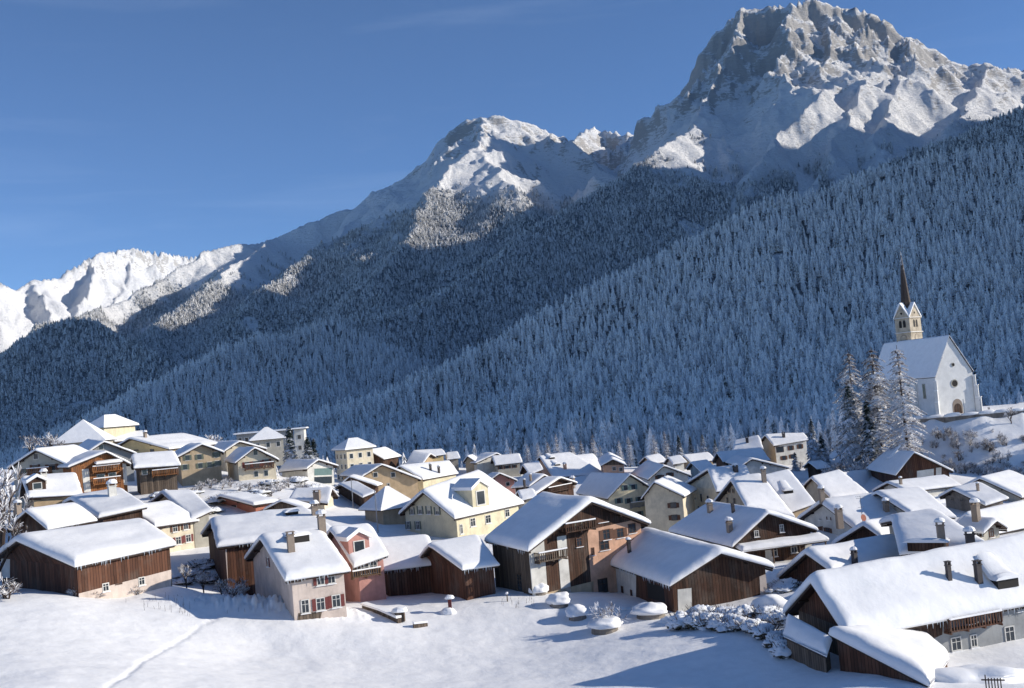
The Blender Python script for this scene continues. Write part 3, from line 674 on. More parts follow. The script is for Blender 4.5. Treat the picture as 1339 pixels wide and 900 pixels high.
TRACK = [at(a, b, c * SCL)[:2] for a, b, c in ((140, 900, 80), (165, 880, 84), (185, 858, 90), (215, 842, 95), (262, 826, 102), (285, 822, 104))]
def build_ground():
    az = np.radians(np.concatenate([np.arange(-75, -27, 1.5), np.arange(-27, 27, .075), np.arange(27, 76, 1.5)]))
    rr = [14.0]
    while rr[-1] < 690: rr.append(rr[-1] * (1.0045 if 90 < rr[-1] < 260 else 1.012))
    rr = np.array(rr); A, R = np.meshgrid(az, rr, indexing='ij'); x = R * np.sin(A); y = R * np.cos(A)
    z = ground(x, y)
    z = z + fbm(x / 26, y / 26, 4, 7) * .5 * np.clip((R - 60) / 80, .35, 1) + fbm(x / 5, y / 5, 3, 12) * .10
    # wind ripples on the open field
    z = z + fbm(x / 14, y / 2.6, 3, 15) * .15 * np.clip((150 - R) / 30, 0, 1) + fbm((x + y * .4) / 9, (y - x * .3) / 1.1, 3, 19) * .045 * np.clip((150 - R) / 30, 0, 1)
    # a foot track trodden across the field
    d = np.full(x.shape, 1e9); s_ = np.zeros(x.shape); run = 0
    for a, b in zip(TRACK[:-1], TRACK[1:]):
        v = b - a; L = np.hypot(*v); t = np.clip(((x - a[0]) * v[0] + (y - a[1]) * v[1]) / L ** 2, 0, 1)
        dd = np.hypot(x - a[0] - t * v[0], y - a[1] - t * v[1]); m = dd < d; d = np.where(m, dd, d); s_ = np.where(m, run + t * L, s_); run += L
    z = z - .2 * np.exp(-(d / .3) ** 2) * (.6 + .4 * np.sin(s_ * 6.5))
    # ploughed-up lumps of snow below the pale house
    for (px, py, D, rad, am) in ((350, 822, 108, 7, 1.0), (400, 826, 106, 6, .9), (300, 822, 108, 5, .7), (960, 800, 96, 4, .4), (330, 800, 114, 3, .5)):
        p = at(px, py, D * SCL); q = np.exp(-(((x - p[0]) / rad) ** 2 + ((y - p[1]) / (rad * .45)) ** 2))
        z = z + q * (am * .5 + am * np.abs(fbm(x / 1.1, y / 1.1, 4, 23)) * 1.6)
    nA, nR = A.shape
    co = np.stack([x, y, z], -1).reshape(-1, 3).astype(np.float32)
    i = np.arange(nA - 1)[:, None] * nR; j = np.arange(nR - 1)[None, :]
    q = np.ascontiguousarray(np.stack([i + j, i + nR + j, i + nR + j + 1, i + j + 1], -1).reshape(-1, 4).astype(np.int32))
    me = bpy.data.meshes.new('snow_ground')
    me.vertices.add(len(co)); me.vertices.foreach_set('co', co.ravel())
    me.loops.add(q.size); me.loops.foreach_set('vertex_index', q.ravel())
    me.polygons.add(len(q)); me.polygons.foreach_set('loop_start', np.arange(0, q.size, 4, dtype=np.int32))
    me.polygons.foreach_set('use_smooth', np.ones(len(q), dtype=bool)); me.update(calc_edges=True)
    me.materials.append(mat_snow('snow_ground', 1.0, .35))
    o = bpy.data.objects.new('snow_ground', me); COL.objects.link(o); tag(o, 'deep untouched snow on the field and between the houses', None, None, 'structure')
build_ground()

# ------------------------------------------------------------------ building materials
M.update(
    ice=mat_plain('ice', (.62, .70, .78), .15, 0, .1, 3, .6),
    white=mat_plaster('white_plaster', (.70, .68, .62)), cream=mat_plaster('cream_plaster', (.68, .60, .45)), yellow=mat_plaster('yellow_plaster', (.70, .54, .28), .18),
    paleyellow=mat_plaster('pale_yellow_plaster', (.67, .60, .42), .22), tan=mat_plaster('tan_plaster', (.50, .39, .26)), ochre=mat_plaster('ochre_plaster', (.50, .37, .23)), pink=mat_plaster('salmon_plaster', (.66, .40, .27), .3),
    rose=mat_plaster('rose_plaster', (.50, .26, .22)), red=mat_plaster('red_plaster', (.46, .19, .13), .2), grey=mat_plaster('grey_plaster', (.33, .335, .33)), greybeige=mat_plaster('grey_beige_plaster', (.46, .43, .36)),
    palewhite=mat_plaster('pinkish_white_plaster', (.62, .52, .45)), church=mat_plaster('church_plaster', (.74, .73, .70), .12), stone=mat_plaster('tower_stone', (.50, .43, .33), .4),
    rubble=mat_plaster('rubble_stone', (.26, .23, .2), .5),
    wood=mat_wood('dark_boards', (.028, .016, .011), (.100, .050, .031)), redwood=mat_wood('red_brown_boards', (.050, .023, .015), (.155, .070, .042)), orange=mat_wood('honey_boards', (.15, .058, .022), (.36, .15, .055)),
    greywood=mat_wood('grey_weathered_boards', (.06, .045, .035), (.20, .15, .11)), dkbrown=mat_plain('dark_roof_edge', (.05, .03, .022)), beam=mat_plain('timber_beam', (.12, .07, .04)),
    glass=mat_plain('window_glass', (.035, .045, .055), .12, 0, .3, 2, .6), dark=mat_plain('dark_opening', (.02, .017, .015)), frame=mat_plain('white_window_frame', (.70, .68, .63)),
    brownsh=mat_plain('brown_shutter', (.13, .06, .035)), teal=mat_plain('teal_shutter', (.14, .22, .21)), maroon=mat_plain('maroon_shutter', (.17, .045, .04)), greensh=mat_plain('green_grey_shutter', (.15, .17, .13)),
    metal=mat_plain('grey_metal', (.35, .36, .38), .45, .6), brick=mat_plain('chimney_render', (.30, .24, .19)), chimdark=mat_plain('dark_chimney', (.07, .06, .06)), door=mat_plain('wooden_door', (.16, .08, .04)), blue=mat_plain('blue_van_paint', (.05, .10, .25), .3))

def U(v): v = np.asarray(v, float); return v / np.linalg.norm(v)
def hit(px, py, p0, n):
    r = ray(px, py); o = np.array([0, 0, CAMZ]); return o + r * (np.dot(np.asarray(p0) - o, n) / np.dot(r, n))

class House:
    def __init__(s, key, obs, fitp, **k):
        s.k = k; s.key = key
        c = house_corners(obs, fitp)
        s.c = c; s.T = k.get('T', .75)
        s.w = np.linalg.norm(c['R'] - c['L']); s.ln = np.linalg.norm(c['B'] - c['A'])
        s.center = sum(c.values()) / 6
        gs = [gz(c[q][0], c[q][1]) for q in ('L', 'R', 'BL', 'BR')]
        s.gmin = min(gs); s.gmean = sum(gs) / 4
        if 'base' in k: s.gmin = k['base']
        s.root = empty(k.get('name', 'house'), (s.center[0], s.center[1], s.gmean))
        tag(s.root, k['label'], k.get('cat', 'house'), k.get('group'))
        s.detail = k.get('detail', 1)
        s.build()
    def P(s, sa, t, dz=0):
        c = s.c; r = c['A'] * (1 - t) + c['B'] * t
        if sa < 0: e = c['L'] * (1 - t) + c['BL'] * t; v = r * (1 + sa) - e * sa
        else: e = c['R'] * (1 - t) + c['BR'] * t; v = r * (1 - sa) + e * sa
        v = np.array(v); v[2] += dz; return v
    def hl(s, sgn):   # slope widths
        return np.linalg.norm(s.P(sgn, .5) - s.P(0, .5))
    def build(s):
        k = s.k; T = s.T; hard = s.detail
        wl, wr = s.hl(-1), s.hl(1); ln = s.ln
        # snow on the roof
        mb = MB(); e = min(1.1, T * 1.1, ln * .3)
        def knots(L, n):
            ed = [0, .08 * e, .25 * e, .5 * e, .8 * e, 1.15 * e]
            ins = list(np.linspace(1.15 * e, L - 1.15 * e, n + 2))[1:-1] if L > 2.6 * e else []
            return [q / L for q in ed + ins + [L - q for q in ed[::-1]]] if L > 2.4 * e else [0, .1, .5, .9, 1]
        tk = knots(ln, int(ln / (1.2 if hard else 4)) + 1)
        def side(L, n):
            ed = [0, .08 * e, .25 * e, .5 * e, .8 * e, 1.15 * e]
            return [q / L for q in ed] + list(np.linspace(1.15 * e / L, 1 - .8 / L, n + 2))[1:] + [1 - .35 / L]
        n = int(max(wl, wr) / (1.0 if hard else 3)) + 1
        sl = [-(1 - q) for q in side(wl, n)]; sr = [(1 - q) for q in side(wr, n)][::-1]
        sk = sl + [0.0] + sr; ns, nt_ = len(sk), len(tk); vs = []
        sd = (sum(map(ord, s.key)) * 13) % 97
        for sa in sk:
            for t in tk:
                p = s.P(sa, t); L = wl if sa < 0 else wr
                d = min((1 - abs(sa)) * L, t * ln, (1 - t) * ln) / e
                d2 = min(t * ln, (1 - t) * ln) / e
                q = math.sqrt(max(0, 1 - (1 - min(d, 1)) ** 2))
                nz = mnoise.noise(Vector((p[0] * .22, p[1] * .22, sd))) * .2 + mnoise.noise(Vector((p[0] * .7, p[1] * .7, sd + 5))) * .04
                ed = mnoise.noise(Vector((p[0] * .9, p[1] * .9, sd + 9)))
                rr_ = .16 * math.exp(-(sa * L / .7) ** 2); nz += .16 * mnoise.noise(Vector((abs(sa) * L * .55, t * ln * .06, sd + 21)))
                z = -T + T * (.22 + .78 * q) + nz * min(1, d) * T - rr_
                # the edge wanders a little and bulges beyond the boards
                out = (1 - min(d, 1)) ** 2 * (.10 + .18 * ed)
                dirv = p - s.P(0, .5); dirv[2] = 0; nn = np.linalg.norm(dirv)
                if nn > 0: p = p + dirv / nn * out
                p[2] += z; vs.append(p)
        nb = len(vs)
        for sa in sk:
            for t in tk:
                p = s.P(sa, t); p[2] -= T; vs.append(p)
        fs = []
        for i in range(ns - 1):
            for j in range(nt_ - 1):
                a = i * nt_ + j; fs.append((a, a + nt_, a + nt_ + 1, a + 1)); fs.append((nb + a, nb + a + 1, nb + a + nt_ + 1, nb + a + nt_))
        for i in range(ns - 1):
            for j in (0, nt_ - 1):
                a = i * nt_ + j; fs.append((a, nb + a, nb + a + nt_, a + nt_) if j == 0 else (a, a + nt_, nb + a + nt_, nb + a))
        for j in range(nt_ - 1):
            for i in (0, ns - 1):
                a = i * nt_ + j; fs.append((a, a + 1, nb + a + 1, nb + a) if i == 0 else (a, nb + a, nb + a + 1, a + 1))
        mb.add(vs, fs, 0)
        # icicles along the lower edge of the nearer roofs
        if math.hypot(s.center[0], s.center[1]) < 185:
            im = MB(); ri = random.Random(sd)
            for sgn in (-1, 1):
                q = 0.0
                while q < 1:
                    q += ri.uniform(.12, .7) / ln
                    if q >= .99 or mnoise.noise(Vector((q * ln * .35, sgn, sd))) < -.05: continue
                    p = s.P(sgn * .997, q, -T - .02); h_ = ri.uniform(.15, .6); im.tube(p + np.array((0, 0, .1)), p - np.array((0, 0, h_)), .045, .008, 4, 0, False)
            s.icem = im
        # boards below the snow
        rb = MB(); th = .24; ins = .12
        t0, t1 = ins / ln, 1 - ins / ln; S = [-(1 - ins / wl), 0, 1 - ins / wr]
        v = [s.P(a, t, -T - .004 + dz) for dz in (0, -th) for a in S for t in (t0, t1)]
        rb.add(v, [(0, 1, 3, 2), (2, 3, 5, 4), (6, 8, 9, 7), (8, 10, 11, 9), (0, 2, 8, 6), (2, 4, 10, 8), (1, 7, 9, 3), (3, 9, 11, 5), (0, 6, 7, 1), (4, 5, 11, 10)])
        # rafters and purlins showing under the verge
        if hard:
            for a in (-.96, -.5, 0, .5, .96):
                p = s.P(a, .0, -T - th - .14); q = s.P(a, min(.3, 2.2 / ln), -T - th - .14); d = U(q - p); rb.tube(p + d * .18, q, .12, .12, 4)
        s.roof = rb.build('roof', M[k.get('eave', 'dkbrown')], s.root)
        mb.build('roof_snow', M['snow'], s.roof, smooth=True)
        if getattr(s, 'icem', None) and s.icem.v: s.icem.build('icicles', M['ice'], s.roof)
        # walls
        og = k.get('og', 1.0); osd = k.get('os', .8); og = min(og, ln * .2)
        sL = -(1 - osd / wl); sR = 1 - osd / wr; a0 = og / ln; a1 = 1 - min(.7, ln * .15) / ln
        s.sL, s.sR, s.a0, s.a1 = sL, sR, a0, a1
        dz = -T - th + .03; zb = s.gmin - 1.5
        W = MB()
        def base(p): return (p[0], p[1], zb)
        fl, fa, fr = s.P(sL, a0, dz), s.P(0, a0, dz), s.P(sR, a0, dz); bl, ba, br = s.P(sL, a1, dz), s.P(0, a1, dz), s.P(sR, a1, dz)
        s.fl, s.fr, s.fa, s.bl, s.br = fl, fr, fa, bl, br
        # facade: lower field and triangle can differ; the line between them runs level with the lower eave
        fm, tm, lm, rm = 0, 1, 2, 3
        W.add([base(fl), base(fr), fr, fl], [(0, 1, 2, 3)], fm); W.add([fl, fr, fa], [(0, 1, 2)], tm)
        W.add([base(bl), base(br), br, bl], [(0, 3, 2, 1)], fm); W.add([bl, br, ba], [(0, 2, 1)], tm)
        W.add([base(fl), base(bl), bl, fl], [(0, 3, 2, 1)], lm); W.add([base(fr), base(br), br, fr], [(0, 1, 2, 3)], rm)
        f = k.get('front', 'white'); sd_ = k.get('side', f); W.build('wall', [M[f], M[k.get('tri', f)], M[k.get('left', sd_)], M[k.get('right', sd_)]], s.root)
        Z = np.array([0, 0, 1.])
        def pl(p, q):
            d = q - p; d[2] = 0; n = np.cross(U(d), Z); return (p, n, U(d))
        s.planes = {'F': pl(fl, fr.copy()), 'R': pl(fr, br.copy()), 'L': pl(bl, fl.copy())}
        for wdef in k.get('win', []): s.window(*wdef)
        for cdef in k.get('chim', []): s.chimney(*cdef)
        for d in k.get('dorm', []): s.dormer(*d)
        for d in k.get('balc', []): s.balcony(*d)
        for d in k.get('patch', []): s.patch(*d)
    def frame(s, face):
        p, n, d = s.planes[face]; return p, n, d
    def window(s, face, px, py, w=1.0, h=1.3, sh=None, fr='frame', kind='window'):
        p, n, d = s.frame(face); c = hit(px, py, p, n); Z = (0, 0, 1)
        far = np.hypot(c[0], c[1]) > 215
        m = MB()
        if far:
            m.box(c + n * .02, w, .10, h, d, n, Z, 1); m.box(c + n * .01, w + .2, .08, h + .2, d, n, Z, 0)
            if sh: 
                for q in (-1, 1): m.box(c + n * .05 + d * q * w * .76, w * .48, .06, h, d, n, Z, 2)
            m.build(kind, [M[fr], M['glass'], M[sh or 'frame']], s.root); return
        b = .11
        for q in (-1, 1):
            m.box(c + n * .03 + d * q * (w / 2), b, .12, h + b, d, n, Z); m.box(c + n * .03 + np.array((0, 0, q * h / 2)), w + b, .13, b, d, n, Z)
        m.box(c + n * .03, .06, .09, h, d, n, Z); m.box(c + n * .035 + np.array((0, 0, h * .15)), w, .085, .05, d, n, Z)
        m.box(c + n * .1 - np.array((0, 0, h / 2 + .1)), w + .3, .26, .07, d, n, Z, 1)
        o = m.build(kind, [M[fr], M['snow']], s.root)
        g = MB(); g.box(c + n * .015, w - .05, .06, h - .05, d, n, Z); g.build('pane', M['glass'], o)
        if sh:
            for q in (-1, 1):
                z = MB(); z.box(c + n * .07 + d * q * (w * .5 + w * .27), w * .46, .05, h, d, n, Z); z.build('shutter', M[sh], o)
    def patch(s, face, px0, py0, px1, py1, mat, name='wall_panel', out=.05, th=.12):
        """a rectangular field of another material on a facade, given by two opposite corners"""
        p, n, d = s.frame(face); a = hit(px0, py0, p, n); b = hit(px1, py1, p, n)
        c = (a + b) / 2; w = abs(np.dot(b - a, d)); h = abs(b[2] - a[2]); m = MB(); m.box(c + n * (out - th / 2 + .03), w, th, h, d, n, (0, 0, 1)); m.build(name, M[mat], s.root)
    def balcony(s, face, px0, py0, px1, py1, depth=1.3, mat='wood', snow=True, rail=1.0):
        p, n, d = s.frame(face); a = hit(px0, py0, p + n * depth, n); b = hit(px1, py1, p + n * depth, n); z = (a[2] + b[2]) / 2
        a[2] = b[2] = z; L = np.linalg.norm(b - a); c = (a + b) / 2 - n * depth / 2; Z = (0, 0, 1)
        m = MB(); m.box(c, L, depth, .16, d, n, Z)
        for i in range(max(2, int(L / 2)) + 1): m.box(a + (b - a) * i / max(2, int(L / 2)) - n * (depth / 2) - np.array((0, 0, .18)), .14, depth, .18, d, n, Z)
        o = m.build('balcony', M[mat], s.root)
        r = MB(); k = max(3, int(L / .32))
        for i in range(k + 1): r.box(a + (b - a) * i / k + np.array((0, 0, .09)), .14, .05, rail, d, n, Z, 0, True)
        r.box((a + b) / 2 + np.array((0, 0, rail + .08)), L + .1, .12, .09, d, n, Z)
        for q in (a, b):
            for i in range(4): r.box(q - n * depth * (i + .5) / 4 + np.array((0, 0, .09)), .05, .14, rail, d, n, Z, 0, True)
            r.box(q - n * depth / 2 + np.array((0, 0, rail + .08)), .1, depth, .09, d, n, Z)
        if snow: r.box((a + b) / 2 + np.array((0, 0, rail + .19)), L + .1, .2, .16, d, n, Z, 1)
        r.build('railing', [M[mat], M['snow']], o)
    def slope(s, side):
        q = 'L' if side == 'L' else 'R'; A, B, E = s.c['A'], s.c['B'], s.c[q]; n = U(np.cross(B - A, E - A));
        if n[2] < 0: n = -n
        return A, n
    def chimney(s, side, px, py, w=.8, h=1.6, cap=True, mat='brick'):
        A, n = s.slope(side); c = hit(px, py, A, n); m = MB(); t = math.atan2(s.c['B'][1] - s.c['A'][1], s.c['B'][0] - s.c['A'][0]); ax = (math.cos(t), math.sin(t), 0); ay = (-math.sin(t), math.cos(t), 0)
        b = c - np.array((0, 0, .9)); m.box(b, w, w * .8, h + .9, ax, ay, (0, 0, 1), 0, True)
        m.box(c + np.array((0, 0, h)), w * 1.2, w, .1, ax, ay, (0, 0, 1), 0, True)
        for q in (-1, 1):
            m.box(c + np.array(ax) * q * w * .45 + np.array((0, 0, h + .1)), .12, w * .7, .3, ax, ay, (0, 0, 1), 0, True)
        m.box(c + np.array((0, 0, h + .4)), w * 1.25, w * 1.05, .07, ax, ay, (0, 0, 1), 0, True)
        if cap: m.blob(c + np.array((0, 0, h + .47)), w * .8, w * .72, w * .62, 10, 6, 1, int(px), .2, .05)
        m.build('chimney', [M[mat], M['snow']], s.roof)
    def dormer(s, side, px, py, w=2.2, h=1.1, kind='eyebrow', mat='dark', dep=2.6):
        A, n = s.slope(side); c = hit(px, py, A, n); out = np.array([n[0], n[1], 0]); out = U(out); d = np.cross((0, 0, 1), out); Z = np.array((0, 0, 1.))
        m = MB()
        if kind == 'eyebrow': h = h * .62
        back = c - out * dep
        if kind == 'eyebrow':
            m.box(c - out * dep * .35 - Z * .4, w, dep * .9, h + .4, d, out, Z, 0, True)
            # a heavy cushion of snow lies on it, running back into the roof
            vs = []; N_, K_ = 12, 8; lc = dep * .7 + 1.3; sl = math.tan(math.acos(n[2]))
            for j in range(K_ + 1):
                f = j / K_; x0 = c + out * (.45 - lc * f)
                zt = h + .7 * math.sin(min(1, f * 4 + .3) * math.pi / 2) - f * .2; zr = sl * lc * f
                zt = max(zt * (1 - f) + (zr + .05) * f, zr + .05 + .3 * (1 - f)); h0 = max(h - .02, zr - .3)
                ww = w * .64 * (1 - .3 * f ** 2)
                for i in range(N_ + 1):
                    a = -1 + 2 * i / N_; hh = h0 + (zt - h0) * max(0, 1 - abs(a) ** 2.6) ** .5
                    vs.append(x0 + d * a * ww + Z * hh)
            fs = [(j * (N_ + 1) + i, j * (N_ + 1) + i + 1, (j + 1) * (N_ + 1) + i + 1, (j + 1) * (N_ + 1) + i) for j in range(K_) for i in range(N_)]
            fs.append(tuple(range(N_ + 1)))
            m.add(vs, fs, 1)
            o = m.build('dormer', [M[mat], M['snow']], s.roof)
        else:
            # gabled dormer with its own front and window
            f = c + out * .05; zb = -1.2
            vs = [f - d * w / 2 + Z * zb, f + d * w / 2 + Z * zb, f + d * w / 2 + Z * h, f + Z * (h + w * .28), f - d * w / 2 + Z * h]
            vb = [v - out * dep for v in vs]
            m.add(vs + vb, [(0, 1, 2, 3, 4), (5, 9, 8, 7, 6), (1, 6, 7, 2), (0, 4, 9, 5)], 0)
            for q in (-1, 1):
                e0 = f + out * .35 + d * q * (w / 2 + .35) + Z * (h - .1); r0 = f + out * .35 + Z * (h + w * .28 + .1); bb = -out * (dep + .5)
                vs = [e0, r0, r0 + bb, e0 + bb]; up = Z * .55; lo = vs; hi = [v + up for v in vs]
                m.add(lo + hi, [(0, 1, 2, 3), (4, 7, 6, 5), (0, 4, 5, 1), (1, 5, 6, 2), (2, 6, 7, 3), (3, 7, 4, 0)], 1)
            m.box(f + Z * (h * .45) + out * .04, w * .45, .1, h * .75, d, out, Z, 2)
            m.box(f + Z * (h * .45) + out * .03, w * .55, .1, h * .9, d, out, Z, 3)
            m.build('dormer', [M[mat], M['snow'], M['glass'], M['frame']], s.roof)
